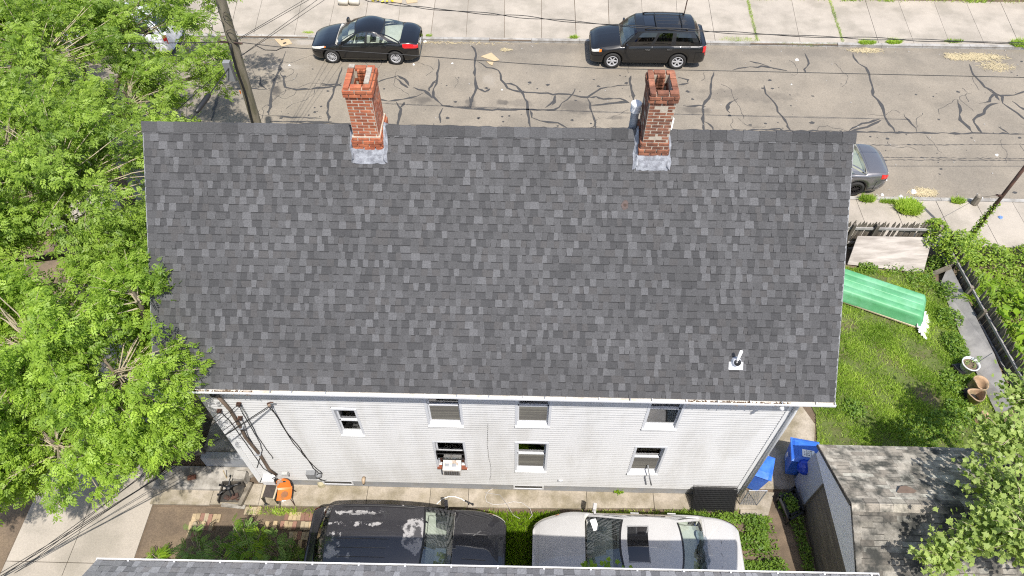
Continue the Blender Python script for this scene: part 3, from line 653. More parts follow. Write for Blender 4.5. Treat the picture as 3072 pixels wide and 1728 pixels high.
part('gutter_front', MB().box(((NX0 + NX1) / 2, NEY + .034, NEZ - .04), (NX1 - NX0, .010, .10)).box(((NX0 + NX1) / 2, NEY + .034, NEZ + .012), (NX1 - NX0, .020, .014)).box((NX0, NEY + .01, NEZ - .04), (.012, .05, .09)).box((NX1, NEY + .01, NEZ - .04), (.012, .05, .09)), M['white'], g)
xx = NX0 + .55
while xx < NX1: part('hanger', MB().box((xx, NEY + .02, NEZ + .016), (.025, .05, .010)), M['white'], g); xx += .78

nb_.rotation_euler = (0, 0, .0056); nb_.location.y += .06
# ================================================================== GARDEN SHED / GARAGE (right)
GX, GY0, GY1, GZ, GA = 7.27, 4.15, 7.72, 1.98, 2.84
GXE = 12.6; gyr = (GY0 + GY1) / 2
shed = thing('garage', 'small garage with mossy worn shingle roof and white gable beside the lawn', 'garage', (10, gyr, 0))
mb = MB().box(((GX + GXE) / 2 + .05, gyr, .92), (GXE - GX - .1, GY1 - GY0 - .24, 1.90))
part('wall', mb, M['vinyl'], shed)
mb = MB(); z = 1.60; ex = .075            # gable boards
while z < GA - .07:
    hw = lambda zz: (GA - .03 - zz) / (GA - GZ) * (gyr - GY0)
    z2 = min(z + ex, GA - .06); a0, a1 = min(hw(z), gyr - GY0 - .06), min(hw(z2), gyr - GY0 - .06)
    if a1 <= .02: break
    mb.grid([[(GX - .016, gyr - a0, z), (GX - .016, gyr + a0, z)], [(GX - .016, gyr - a0, z + .006), (GX - .016, gyr + a0, z + .006)], [(GX, gyr - a1, z2 + .003), (GX, gyr + a1, z2 + .003)]], flip=True); z = z2
M['gable'] = mat('bright_vinyl', (.90, .87, .82), .5, .03, 3)
part('gable_siding', mb, M['gable'], shed, kind='stuff')
part('gable_core', MB().add([(GX + .02, GY0 + .12, 1.58), (GX + .02, GY1 - .12, 1.58), (GX + .02, gyr, GA - .05)], [(0, 2, 1)]), M['gable'], shed)
part('door_panel', MB().box((GX - .02, 7.30, .80), (.05, .78, 1.60)), M['greydoor'], shed)
part('door_panel', MB().box((GX + .015, 5.56, .80), (.05, 2.68, 1.60)), M['brownply'], shed)['label'] = 'brown plywood door panel'
part('door_jamb', MB().box((GX - .012, 6.895, .80), (.07, .03, 1.60)), M['wood'], shed)
TON2 = [(.33, .30, .25), (.38, .35, .295), (.28, .25, .205), (.22, .195, .16), (.30, .275, .225), (.40, .38, .32), (.10, .09, .075)]
gm = [mat(f'old_shingle_{i}', c, .95, .3, 5, (.05, .05, .042), .42, 2.6, speck=.3, spscale=90) for i, c in enumerate(TON2)]
gmd = [mat(f'stained_shaded_shingle_{i}', tuple(v * .58 for v in c), .95, .35, 5, (.03, .03, .026), .5, 2.2, speck=.35, spscale=90) for i, c in enumerate(TON2)]  # near slope: staining and the tree's shade both put into a darker colour
sl = math.hypot(gyr - GY0, GA - GZ); fu = Vector((0, -(GY1 - gyr) / sl, (GA - GZ) / sl)); nuu = Vector((0, (gyr - GY0) / sl, (GA - GZ) / sl))
A = [Vector((GX - .08, GY1, GZ)), Vector((GX - .08, gyr, GA)), Vector((GXE, gyr, GA)), Vector((GXE, GY1, GZ))]; n_ = Vector((0, fu.z, -fu.y))
groof = part('roof', MB().hexa([p - n_ * .07 for p in A], [p - n_ * .005 for p in A]), gm[3], shed)
A2 = [Vector((GX - .08, gyr - .004, GA)), Vector((GX - .08, GY0, GZ)), Vector((GXE, GY0, GZ)), Vector((GXE, gyr - .004, GA))]; n2_ = Vector((0, -nuu.z, nuu.y))
part('near_slope', MB().hexa([p - n2_ * .07 for p in A2], [p - n2_ * .005 for p in A2]), gm[3], groof)
part('rake_trim', MB().hexa([A[0] + Vector((-.012, .02, -.10)), A[1] + Vector((-.012, 0, -.10)), A[1] + Vector((.01, 0, -.10)), A[0] + Vector((.01, .02, -.10))], [A[0] + Vector((-.012, .02, -.0)), A[1] + Vector((-.012, 0, -.0)), A[1] + Vector((.01, 0, 0)), A[0] + Vector((.01, .02, 0))]), M['wood'], shed)
WID[:] = [.2, .3, .3, .3, .3]; TWID[:] = [.2, .3, .3, .3]
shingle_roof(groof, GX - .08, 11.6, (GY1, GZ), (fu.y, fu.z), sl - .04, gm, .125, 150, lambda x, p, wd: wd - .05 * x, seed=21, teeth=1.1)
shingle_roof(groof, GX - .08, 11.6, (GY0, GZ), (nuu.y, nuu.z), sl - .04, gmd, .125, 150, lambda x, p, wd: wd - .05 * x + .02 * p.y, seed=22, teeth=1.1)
pass
x = GX - .09
while x < 11.6:
    wd = .3; V = []
    for xx, lift in ((x, .022), (x + wd + .01, .014)):
        V += [(xx, gyr - .15, GA - .15 * .48 + lift), (xx, gyr, GA + .012 + lift), (xx, gyr + .15, GA - .15 * .48 + lift)]
    part('ridge_cap', MB().add(V, [(0, 3, 4, 1), (1, 4, 5, 2)]), random.choice(gm), groof); x += wd
sc = Vector((8.55, 6.32, GA - .36 * .48 + .03))
part('bare_patch', MB().add([sc + Vector((.27 * math.cos(a) * random.uniform(.5, 1), .13 * math.sin(a) * random.uniform(.6, 1), 0)) - Vector((0, 0, 0)) for a in [i * .7 for i in range(9)]], [tuple(range(9))]), mat('bare_felt', (.12, .085, .065), .9, .2, 10), groof)

# ================================================================== left terrace wall + steps
tw = thing('terrace_wall', 'grey painted low terrace wall left of the house, speckled with leaf shadow', 'wall', (-8, 7.9, 0))
part('wall_face', MB().slab([(-8.25, 7.62), (-6.76, 7.62), (-6.76, 7.80), (-8.25, 7.80)], 0, .62), M['found'], tw)
part('terrace_top', MB().slab([(-8.25, 7.82), (-6.76, 7.82), (-6.76, 9.1), (-8.25, 9.1)], 0, .60), M['stepc'], tw)
stp = thing('wooden_steps', 'weathered wooden steps with slatted handrail beside the terrace wall', 'steps', (-9.7, 8.1, 0))
for i in range(4): part('tread', MB().box((-10.35 + .33 * i, 8.35, .12 + .16 * i), (.34, 1.0, .05)), M['wood'], stp)
for yy in (7.83, 8.87):
    part('stringer', MB().hexa([(-10.6, yy - .025, -.02), (-8.95, yy - .025, .55), (-8.95, yy + .025, .55), (-10.6, yy + .025, -.02)], [(-10.6, yy - .025, .25), (-8.95, yy - .025, .85), (-8.95, yy + .025, .85), (-10.6, yy + .025, .25)]), M['wood'], stp)
part('handrail', MB().hexa([(-10.75, 7.76, .98), (-8.92, 7.76, 1.50), (-8.92, 7.90, 1.50), (-10.75, 7.90, .98)], [(-10.75, 7.76, 1.03), (-8.92, 7.76, 1.55), (-8.92, 7.90, 1.55), (-10.75, 7.90, 1.03)]), M['wood'], stp)
for i in range(9):
    xx = -10.6 + .2 * i; zb = .22 + (xx + 10.6) * .33; part('baluster', MB().box((xx, 7.83, (zb + zb + .80) / 2), (.035, .035, .82)), M['wood'], stp)
for xx, zz in ((-10.72, 0), (-8.95, .4)): part('post', MB().box((xx, 7.83, zz + .55), (.09, .09, 1.1)), M['wood'], stp)

stp.location.x += .75; stp.location.y -= .05
# brick paving in the driveway: two patches of yellow and red pavers
pv = struct('brick_paving', MB().add([(-8.0, 5.35, -.020), (-2.0, 5.35, -.020), (-2.0, 6.55, -.020), (-8.0, 6.55, -.020)], [(0, 1, 2, 3)]), M['soil'])
pm = [mat('yellow_paver', (.36, .275, .165), .9, .2, 14, rnd=.15), mat('red_paver', (.22, .12, .085), .9, .2, 14, rnd=.2), mat('pale_paver', (.33, .27, .18), .9, .2, 14, rnd=.15)]
bmesh_c = [MB().box((0, 0, 0), (.098, .205, .06)).mesh('paver', m) for m in pm]
def pav(px, n, y_px, prob):
    A = G(px, y_px, .01)
    for i in range(n):
        if random.random() > prob: continue
        o = link('paver', bmesh_c[random.choices((0, 1, 2), (3, 3, 2))[0]], pv, (A.x + i * .104, A.y + random.uniform(-.012, .012), -.012 + random.uniform(-.008, .006))); o.rotation_euler = (random.gauss(0, .02), random.gauss(0, .02), random.gauss(0, .03))
for px, n, yy, pr in ((582, 7, 1552, .95), (572, 6, 1577, .95), (566, 3, 1605, 1), (860, 15, 1548, .95), (846, 15, 1575, .95), (848, 14, 1606, .95), (850, 13, 1630, .7), (740, 4, 1532, .6), (800, 5, 1575, .5)):
    pav(px, n, yy, pr)
# ================================================================== VEHICLES
def paint(name, col, rough=.25, coat=1.0, metal=0.0, peel=None):
    m = mat(name, col, rough, .04, 3, coat=coat, metal=metal, spec=.5)
    if peel is not None:
        n = m.node_tree; N = n.nodes; L = n.links; b = N['Principled BSDF']; cur = b.inputs['Base Color'].links[0].from_socket
        geo = N.new('ShaderNodeNewGeometry'); t = N.new('ShaderNodeTexNoise'); t.inputs['Scale'].default_value = 4.2; t.inputs['Detail'].default_value = 8; t.inputs['Roughness'].default_value = .7
        L.new(geo.outputs['Position'], t.inputs['Vector'])
        t2 = N.new('ShaderNodeTexNoise'); t2.inputs['Scale'].default_value = 30; L.new(geo.outputs['Position'], t2.inputs['Vector'])
        tot = t.outputs[0]
        for (x, y, rx, ry, st) in peel:
            mp = N.new('ShaderNodeMapping'); mp.vector_type = 'TEXTURE'; mp.inputs['Location'].default_value = (x, y, 0); mp.inputs['Scale'].default_value = (rx, ry, 60); L.new(geo.outputs['Position'], mp.inputs[0])
            ln = N.new('ShaderNodeVectorMath'); ln.operation = 'LENGTH'; L.new(mp.outputs[0], ln.inputs[0])
            mr = N.new('ShaderNodeMapRange'); mr.interpolation_type = 'SMOOTHSTEP'; L.new(ln.outputs['Value'], mr.inputs[0]); mr.inputs[1].default_value = 1.0; mr.inputs[2].default_value = .3; mr.inputs[3].default_value = 0; mr.inputs[4].default_value = st
            ad = N.new('ShaderNodeMath'); ad.operation = 'ADD'; L.new(tot, ad.inputs[0]); L.new(mr.outputs[0], ad.inputs[1]); tot = ad.outputs[0]
        r = N.new('ShaderNodeValToRGB'); r.color_ramp.elements[0].position = .66; r.color_ramp.elements[1].position = .70
        e = r.color_ramp.elements.new(.80); e.color = (1, 1, 1, 1); e = r.color_ramp.elements.new(.86); e.color = (.12, .12, .12, 1)
        r.color_ramp.elements[0].color = (0, 0, 0, 1)
        L.new(tot, r.inputs[0])
        mx = N.new('ShaderNodeMix'); mx.data_type = 'RGBA'; L.new(r.outputs[0], mx.inputs['Factor']); L.new(cur, mx.inputs['A']); mx.inputs['B'].default_value = (.32, .31, .305, 1); L.new(mx.outputs['Result'], b.inputs['Base Color'])
        inv = N.new('ShaderNodeMath'); inv.operation = 'SUBTRACT'; inv.inputs[0].default_value = 1.0; L.new(r.outputs[0], inv.inputs[1]); L.new(inv.outputs[0], b.inputs['Coat Weight'])
    return m
M['carglass'] = glassmat('car_glass', (.90, .97, .92), .10)
M['darkglass'] = glassmat('privacy_glass', (.05, .055, .06), .07)
M['cabin'] = mat('cabin_trim', (.46, .45, .41), .8, .15, 6)
M['cabin_dark'] = mat('dark_cabin_trim', (.10, .10, .095), .8, .15, 6)
M['alloy'] = mat('alloy_wheel', (.55, .55, .56), .35, .08, 12, metal=.25)
M['alloy_d'] = mat('dark_alloy_wheel', (.06, .055, .055), .3, .1, 12, metal=.6)
M['redlens'] = mat('red_lens', (.55, .012, .015), .15, .1, 12, coat=1)
M['clearlens'] = mat('clear_lens', (.62, .60, .54), .12, .15, 14, coat=1)
M['amber'] = mat('amber_lens', (.75, .20, .02), .15, .1, 12, coat=1)
M['chrome'] = mat('chrome', (.7, .7, .72), .12, .03, 5, metal=1.0)

def sm(xs, ys, t, w=.10):
    """smoothed piecewise-linear profile"""
    tt = np.asarray(t, float); acc = 0
    for o in (-1, -.5, 0, .5, 1): acc = acc + np.interp(tt + o * w, xs, ys)
    return acc / 5
def car(name, label, loc, rz, P, pm, rim, glass, sideglass=None, interior=None, group=None, spokes=10):
    L, W = P['L'], P['W']; hw = W / 2
    root = thing(name, label, 'car', loc, rz, group)
    ts = [t / 72 * L for t in range(73)]
    for xw in P['wheels']:
        for q in np.linspace(-1, 1, 17): ts.append(xw + q * (P['wr'] + .075))
    ts = sorted(set(round(t, 3) for t in ts if 0 <= t <= L))
    def width(t):
        d0 = np.clip(t / P.get('nose', .75), 0, 1); d1 = np.clip((L - t) / P.get('tail', .6), 0, 1)
        return hw * (P.get('nw', .66) + (1 - P.get('nw', .66)) * np.sqrt(1 - (1 - d0) ** 2)) * (P.get('tw', .74) + (1 - P.get('tw', .74)) * np.sqrt(1 - (1 - d1) ** 2))
    def sill(t):
        z = np.interp(t, [0, .25, L - .3, L], [.26, P['sill'], P['sill'] + .02, .34])
        for xw in P['wheels']:
            r = P['wr'] + .065; d = abs(t - xw)
            if d < r: z = max(z, P['wr'] + math.sqrt(max(0, r * r - d * d)))
        return float(z)
    sh = lambda t: float(sm(P['sx'], P['sz'], t)); tp = lambda t: float(sm(P['tx'], P['tz'], t))
    c0, c1 = P['ws'][0] + .10, P['rg'][1] - .12
    def ring(t):
        w_ = float(width(t)); z0 = sill(t); s_ = sh(t); T = tp(t); hh = max(s_ - z0, .05); zb = min(z0, P['sill'] + .02)
        pts = [(.0, zb + .0), (.80, zb), (.93, z0), (.975, z0 + .10 * hh), (1.0, z0 + .42 * hh), (.99, z0 + .70 * hh), (.965, z0 + .90 * hh), (.925, s_)]
        if c0 < t < c1: pts += [(.86, s_ - .02), (.80, s_ - .28), (.4, s_ - .33), (0, s_ - .33)]
        else: pts += [(.86, s_ + .012 + .3 * (T - s_)), (.70, s_ + .72 * (T - s_)), (.4, s_ + .94 * (T - s_)), (0, T)]
        return [(L / 2 - t, y * w_, z) for y, z in pts]
    def S(t, s, sg, off=0.0):           # a point of the skin; s runs along the ring 0..11
        r = ring(t); i = min(int(s), 10); f = s - i; a, b = Vector(r[i]), Vector(r[i + 1]); p = a.lerp(b, f)
        n = Vector((0, (b - a).z, -(b - a).y)); n = n.normalized() if n.length > 1e-6 else Vector((0, 1, 0))
        if n.y < -.01: n = -n
        if s > 7 and n.z < 0: n = -n
        p = p + n * off
        if t < .35: p.x += off * .9
        if t > L - .3: p.x -= off * .9
        return (p.x, p.y * sg, p.z)
    def patch(t0, t1, s0, s1, sg, off, nt=8, ns=5, thick=True):
        nt = max(nt, int(abs(t1 - t0) / .08) + 2)
        mb = MB(); P_ = [[S(t0 + (t1 - t0) * i / nt, s0 + (s1 - s0) * j / ns, sg, off) for j in range(ns + 1)] for i in range(nt + 1)]
        mb.grid(P_, flip=sg > 0)
        return mb
    body = MB(); rows = []
    for t in ts:
        r = ring(t); rows.append(r + [(x, -y, z) for x, y, z in r[-2::-1]])
    nr_ = len(rows[0])
    V = [p for r in rows for p in r]; base = len(body.v); body.v += V
    for i in range(len(rows) - 1):
        tm = (ts[i] + ts[i + 1]) / 2
        for j in range(nr_ - 1):
            body.f.append((i * nr_ + j, i * nr_ + j + 1, (i + 1) * nr_ + j + 1, (i + 1) * nr_ + j))
            jj = min(j, nr_ - 2 - j)
            body.m.append(1 if (c0 - .02 < tm < c1 + .02 and jj >= 8) else (2 if jj <= 1 else 0))
    body.f.append(tuple(range(nr_))); body.m.append(0)
    body.f.append(tuple((len(rows) - 1) * nr_ + j for j in range(nr_ - 1, -1, -1))); body.m.append(0)
    inter = interior or M['cabin']
    bo = part('body', body, [pm, inter, M['blackpl']], root, smooth=True, world=False)
    # greenhouse
    t0, t1 = P['ws']; t2, t3 = P['rg']; zr = P['roof']; wb = hw * .905; wt = hw * P.get('tumble', .70); bw = P.get('bow', .13)
    def roofpt(u, v, lift=0.0):
        tt = t1 + (t2 - t1) * u + bw * .55 * (v * v) * (1 - u) - bw * .45 * v * v * u
        return Vector((L / 2 - tt, v * wt * (1 - .03 * (2 * u - 1) ** 2), zr - .055 * abs(v) ** 2.6 - P.get('arc', .07) * (2 * u - .9) ** 2 + lift))
    def wsbase(v): return Vector((L / 2 - (t0 + bw * v * v), v * wb, sh(t0 + bw) + .005 - .01 * v * v))
    def rgbase(v): return Vector((L / 2 - (t3 - bw * v * v), v * wb * .97, sh(t3 - bw) + .012 + .02 * (1 - v * v)))
    fm = MB()
    nu_, nv = 14, 14
    rp = part('roof', MB().grid([[roofpt(i / nu_, -1 + 2 * j / nv) for j in range(nv + 1)] for i in range(nu_ + 1)]), pm if 'roofmat' not in P else P['roofmat'], root, smooth=True, world=False)
    def screen(basef, u, out, nm, gm_, marg=(.07, .05, .05)):
        def pt(v, b):
            A, B = basef(v), roofpt(u, v); p = A.lerp(B, b); return p + Vector((out * .045 * math.sin(math.pi * b), 0, .03 * math.sin(math.pi * b)))
        vs_ = [-1, -1 + marg[0], *[(-1 + marg[0]) + (2 - 2 * marg[0]) * i / 12 for i in range(1, 12)], 1 - marg[0], 1]; bs = [0, marg[1], .35, .65, 1 - marg[2], 1]
        gm2 = MB()
        for i in range(len(vs_) - 1):
            for j in range(len(bs) - 1):
                q = [pt(vs_[i], bs[j]), pt(vs_[i + 1], bs[j]), pt(vs_[i + 1], bs[j + 1]), pt(vs_[i], bs[j + 1])]
                if out < 0: q = q[::-1]
                inside = 0 < i < len(vs_) - 2 and 0 < j < len(bs) - 2
                (gm2 if inside else fm).add(q, [(0, 1, 2, 3)], 0 if inside else (0 if i in (0, len(vs_) - 2) else 1))
        part(nm, gm2, gm_, root, smooth=True, world=False)
    screen(wsbase, 0, 1, 'windshield', glass)
    screen(rgbase, 1, -1, 'rear_window', P.get('rearglass', glass), (.09, .08, .06))
    for sg in (1, -1):
        A0, A1 = wsbase(sg), rgbase(sg)
        def pt(a, b):
            bx = A0.lerp(A1, a); bx.y = sg * hw * .918; bx.z = sh(L / 2 - bx.x) + .004
            tx = roofpt(a, sg); p = bx.lerp(tx, b); p.y += sg * .025 * math.sin(math.pi * b); return p
        al = [0]; wins = P['side']
        for (wa, wb_) in wins: al += [wa, *[wa + (wb_ - wa) * q / 5 for q in range(1, 5)], wb_]
        al.append(1); al = sorted(set(al)); bl = [0, .07, .33, .62, .90, 1]
        for (wa, wb_) in wins:
            gmb = MB()
            for i in range(len(al) - 1):
                if al[i] < wa - 1e-6 or al[i + 1] > wb_ + 1e-6: continue
                for j in range(1, 4):
                    q = [pt(al[i], bl[j]), pt(al[i + 1], bl[j]), pt(al[i + 1], bl[j + 1]), pt(al[i], bl[j + 1])]
                    gmb.add(q if sg < 0 else q[::-1], [(0, 1, 2, 3)])
            part('side_window', gmb, sideglass or glass, root, smooth=True, world=False)
        for i in range(len(al) - 1):
            ins = any(al[i] >= wa - 1e-6 and al[i + 1] <= wb_ + 1e-6 for wa, wb_ in wins)
            for j in range(5):
                if ins and 1 <= j <= 3: continue
                q = [pt(al[i], bl[j]), pt(al[i + 1], bl[j]), pt(al[i + 1], bl[j + 1]), pt(al[i], bl[j + 1])]
                dk = 1 if (not ins and 1 <= j <= 3 and 0 < i < len(al) - 2) else 0
                fm.add(q if sg < 0 else q[::-1], [(0, 1, 2, 3)], dk)
    part('window_frame', fm, [pm, M['blackpl']], root, smooth=True, world=False)
    # panels, doors, lights
    part('hood', patch(.16, t0 + .02, 8.05, 11, 1, .005, ns=6).grid([[S(.16 + (t0 - .14) * i / 14, 8.05 + 2.95 * j / 6, -1, .005) for j in range(7)] for i in range(15)]), P.get('hoodmat', pm), root, smooth=True, world=False)
    if not P.get('suv'):
        part('boot_lid', patch(t3 - .03, L - .10, 8.1, 11, 1, .005, ns=6).grid([[S(t3 - .03 + (L - .07 - t3) * i / 8, 8.1 + 2.9 * j / 6, -1, .005) for j in range(7)] for i in range(9)]), pm, root, smooth=True, world=False)
    else:
        part('tailgate', MB().grid([[S(L - .004, 3.2 + 7.8 * j / 12, sg_, .006) for j in range(13)] for sg_ in (1, 0, -1)]), pm, root, smooth=True, world=False)
    for sg in (1, -1):
        for (d0, d1) in P['doors']:
            dr = part('door', patch(d0, d1, 3.0, 7.0, sg, .005), pm, root, smooth=True, world=False)
            hx = S(d1 - .16, 5.6, sg, .03); part('handle', MB().box(hx, (.20, .03, .028)), P.get('handle', pm), dr, world=False)
        part('headlight', patch(.03, P.get('hl', .42), 5.9, 7.35, sg, .010), M['clearlens'], root, smooth=True, world=False)
        part('indicator', patch(P.get('hl', .42) - .02, P.get('hl', .42) + .07, 5.7, 7.0, sg, .011), M['amber'], root, smooth=True, world=False)
        part('taillight', patch(L - P.get('tl', .36), L - .01, P.get('tls', (5.2, 6.8))[0], P.get('tls', (5.2, 6.8))[1], sg, .010), M['redlens'], root, smooth=True, world=False)
        part('side_skirt', patch(P['wheels'][0] + P['wr'] + .12, P['wheels'][1] - P['wr'] - .12, 2.2, 3.2, sg, .010), P.get('cladding', pm), root, smooth=True, world=False)
        mp = Vector(S(t0 + .32, 7.0, sg, .0)); mirr = MB()
        Q = Matrix.Rotation(rad(8 * sg), 3, 'Z')
        mirr.box(mp + Vector((.0, sg * .12, .09)), (.10, .20, .13), M=Q, taper=.8).box(mp + Vector((.0, sg * .03, .04)), (.05, .12, .04))
        part('wing_mirror', mirr, P.get('mirrormat', pm), root, world=False)
    part('grille', MB().add([S(.004, 5.0, 1, .012), S(.004, 5.0, -1, .012), S(.012, 7.0, -1, .012), S(.012, 7.0, 1, .012)], [(0, 1, 2, 3)]).grid([[S(.003, 2.6 + .3 * q, s_, .014) for q in range(6)] for s_ in (1, 0, -1)]), M['blackpl'], root, world=False)
    part('front_bumper', patch(.0, .50, 2.4, 4.6, 1, .014).grid([[S(.5 * i / 8, 2.4 + 2.2 * j / 5, -1, .014) for j in range(6)] for i in range(9)]).grid([[S(0, 2.4 + 2.2 * j / 5, s_, .014) for j in range(6)] for s_ in (1, .5, 0, -.5, -1)]), P.get('bumper', pm), root, smooth=True, world=False)
    part('rear_bumper', patch(L - .42, L, 2.4, 4.9, 1, .014).grid([[S(L - .42 + .42 * i / 8, 2.4 + 2.5 * j / 5, -1, .014) for j in range(6)] for i in range(9)]).grid([[S(L, 2.4 + 2.5 * j / 5, s_, .014) for j in range(6)] for s_ in (1, .5, 0, -.5, -1)]), P.get('bumper', pm), root, smooth=True, world=False)
    part('number_plate', MB().box((-L / 2 - .012, 0, .62), (.012, .31, .155)), M['white'], root, world=False)
    # seats and dashboard seen through the glass
    zb = sh((t1 + t2) / 2); seat = interior or M['cabin']; sx = L / 2 - (t1 + .42)
    for sg in (1, -1): part('seat', MB().box((sx + .18, sg * .37, zb - .28), (.5, .5, .14)).box((sx - .10, sg * .37, zb - .02), (.14, .48, .52), M=Matrix.Rotation(rad(-14), 3, 'Y')).box((sx - .19, sg * .37, zb + .28), (.09, .25, .16)), P.get('seatmat', seat), root, world=False)
    rx = L / 2 - (t2 - .30)
    part('rear_seat', MB().box((rx + .2, 0, zb - .28), (.5, W * .68, .14)).box((rx - .08, 0, zb - .06), (.14, W * .68, .46), M=Matrix.Rotation(rad(-16), 3, 'Y')), seat, root, world=False)
    part('parcel_shelf', MB().box((L / 2 - (t2 + t3) / 2 - .02, 0, zb - .05), (max(.25, t3 - t2 - .1), W * .70, .03)), seat, root, world=False)
    part('dashboard', MB().box((L / 2 - (t0 + .42), 0, zb - .09), (.60, W * .76, .12)), inter, root, world=False)
    part('steering_wheel', MB().lathe([(.17, -.012), (.185, 0), (.17, .012), (.155, 0), (.17, -.012)], 16, (L / 2 - (t1 + .02), .37, zb + .0), M=Matrix.Rotation(rad(62), 3, 'Y')), M['blackpl'], root, world=False)
    for xw in P['wheels']:
        for sg in (1, -1):
            r = P['wr']; Q = Matrix.Rotation(-sg * math.pi / 2, 3, 'X'); c = Vector((L / 2 - xw, sg * (hw - .12), r))
            wh = part('wheel', MB().lathe([(r * .66, -.10), (r * .93, -.105), (r, -.07), (r, .07), (r * .93, .105), (r * .68, .10), (r * .66, .06), (r * .66, -.10)], 28, c, M=Q), M['rubber'], root, smooth=True, world=False)
            rm = MB().lathe([(r * .68, .085), (r * .66, .10), (r * .58, .10), (r * .57, .05)], 28, c, M=Q).lathe([(0, .085), (r * .13, .085), (r * .15, .06)], 14, c, M=Q)
            for q in range(spokes):
                a = 2 * math.pi * q / spokes; wd = .055 if spokes < 8 else .022
                e = Matrix.Rotation(a, 3, 'Z'); pts = []
                for z in (.045, .082):
                    for rr, ww, tw_ in ((r * .1, wd * .9, 0), (r * .62, wd, .10 if spokes >= 8 else 0)):
                        for s2 in (-1, 1): pts.append((rr, ww / 2 * s2 + tw_ * .5, z))
                pts = [Q @ (e @ Vector(p)) + c for p in pts]
                rm.add(pts, [(4, 6, 7, 5), (0, 1, 3, 2), (0, 4, 5, 1), (1, 5, 7, 3), (3, 7, 6, 2), (2, 6, 4, 0)])
            part('rim', rm, rim, wh, world=False)
            part('brake_disc', MB().lathe([(0, .0), (r * .62, .0)], 18, c, M=Q), M['alloy_d'], wh, world=False)
    root['_dims'] = 0; del root['_dims']
    return root, S, roofpt, L

SED = dict(L=4.53, W=1.775, wheels=(.86, 3.56), wr=.315, sill=.20, sx=[0, .3, 1.0, 1.5, 3.2, 4.2, 4.53], sz=[.60, .70, .84, .90, .98, .96, .84], tx=[0, .12, .5, 1.15, 1.5, 3.9, 4.25, 4.45, 4.53], tz=[.62, .70, .84, .97, 1.0, 1.07, 1.05, 1.0, .90],
           ws=(1.02, 1.92), rg=(3.05, 3.92), roof=1.44, side=[(.13, .44), (.48, .86)], doors=[(1.42, 2.42), (2.44, 3.28)], nose=.95, tail=.8, nw=.60, tw=.72, tumble=.66, bow=.16, arc=.09, hl=.62, tl=.62, tls=(5.4, 7.0))
SUV = dict(L=4.69, W=1.825, wheels=(.90, 3.615), wr=.355, sill=.27, sx=[0, .3, 1.0, 1.4, 3.0, 4.4, 4.69], sz=[.76, .86, .98, 1.03, 1.07, 1.09, 1.06], tx=[0, .1, .3, .9, 1.3, 4.2, 4.6, 4.69], tz=[.80, .90, 1.0, 1.10, 1.14, 1.14, 1.12, 1.08],
           ws=(1.10, 1.78), rg=(4.16, 4.55), roof=1.70, side=[(.10, .36), (.40, .62), (.68, .92)], doors=[(1.35, 2.45), (2.47, 3.35)], nose=.6, tail=.35, nw=.74, tw=.86, tumble=.76, bow=.10, arc=.045, hl=.34, tl=.14, tls=(4.2, 6.9), suv=True)
black = paint('black_paint', (.0075, .0075, .0080), .2, .6)
bkgd = paint('black_suv_paint', (.009, .009, .0095), .3, .6)
whitep = paint('white_car_paint', (.44, .432, .42), .35, 1.0)
wvan = paint('bright_white_paint', (.78, .78, .80), .35, 1.0)
greyp = paint('grey_metallic_paint', (.175, .17, .175), .32, 1.0, metal=.55)
wf, wr_ = G(1002, 188, ZR), G(1190, 197, ZR)
cx = (wf.x + wr_.x) / 2 + .055; cy = (wf.y + wr_.y) / 2 + .86
car('parked_sedan', 'glossy black sedan parked at the far kerb above the left chimney', (cx, cy, ZR), math.pi + rad(-.8), SED, black, M['alloy'], M['carglass'], group='cars parked along the street', spokes=12)
wf, wr_ = G(1836, 205, ZR), G(2025, 208, ZR)
cx = (wf.x + wr_.x) / 2 + .09; cy = (wf.y + wr_.y) / 2 + .88
P = dict(SUV); P['seatmat'] = mat('red_seat', (.26, .028, .024), .8, .2, 6); P['cladding'] = M['blackpl']
c, S, rp, L = car('parked_suv', 'black sport utility vehicle with roof rails parked at the far kerb', (cx, cy, ZR), math.pi, P, bkgd, M['alloy'], M['carglass'], sideglass=M['darkglass'], group='cars parked along the street', spokes=6)
P['suv'] = True
def suv_roof(c, rp, L, mt, ribs, rails=True, sunroof=True):
    if rails:
        for sg in (1, -1):
            part('roof_rail', MB().tube([rp(.14 + .72 * i / 8, sg * .86, .055) for i in range(9)], .022, 8).box(rp(.14, sg * .86, .03), (.08, .03, .06)).box(rp(.86, sg * .86, .03), (.08, .03, .06)), M['blackpl'], c, smooth=True, world=False)
        for u in (.33, .78): part('cross_bar', MB().tube([rp(u, -.86 + 1.72 * i / 6, .06) for i in range(7)], .02, 6), M['blackpl'], c, world=False)
    if sunroof: part('sunroof', MB().grid([[rp(.14 + .17 * i / 4, -.52 + 1.04 * j / 8, .006) for j in range(9)] for i in range(5)]), M['darkglass'] if False else mat('sunroof_glass', (.012, .013, .015), .08, .1, 5, coat=1), c, smooth=True, world=False)
    for k in range(ribs):
        v = -.68 + 1.36 * k / (ribs - 1)
        part('roof_rib', MB().tube([rp(.36 + .52 * i / 8, v, .0) for i in range(9)], .008, 6), mt, c, world=False)
suv_roof(c, rp, L, bkgd, 5)
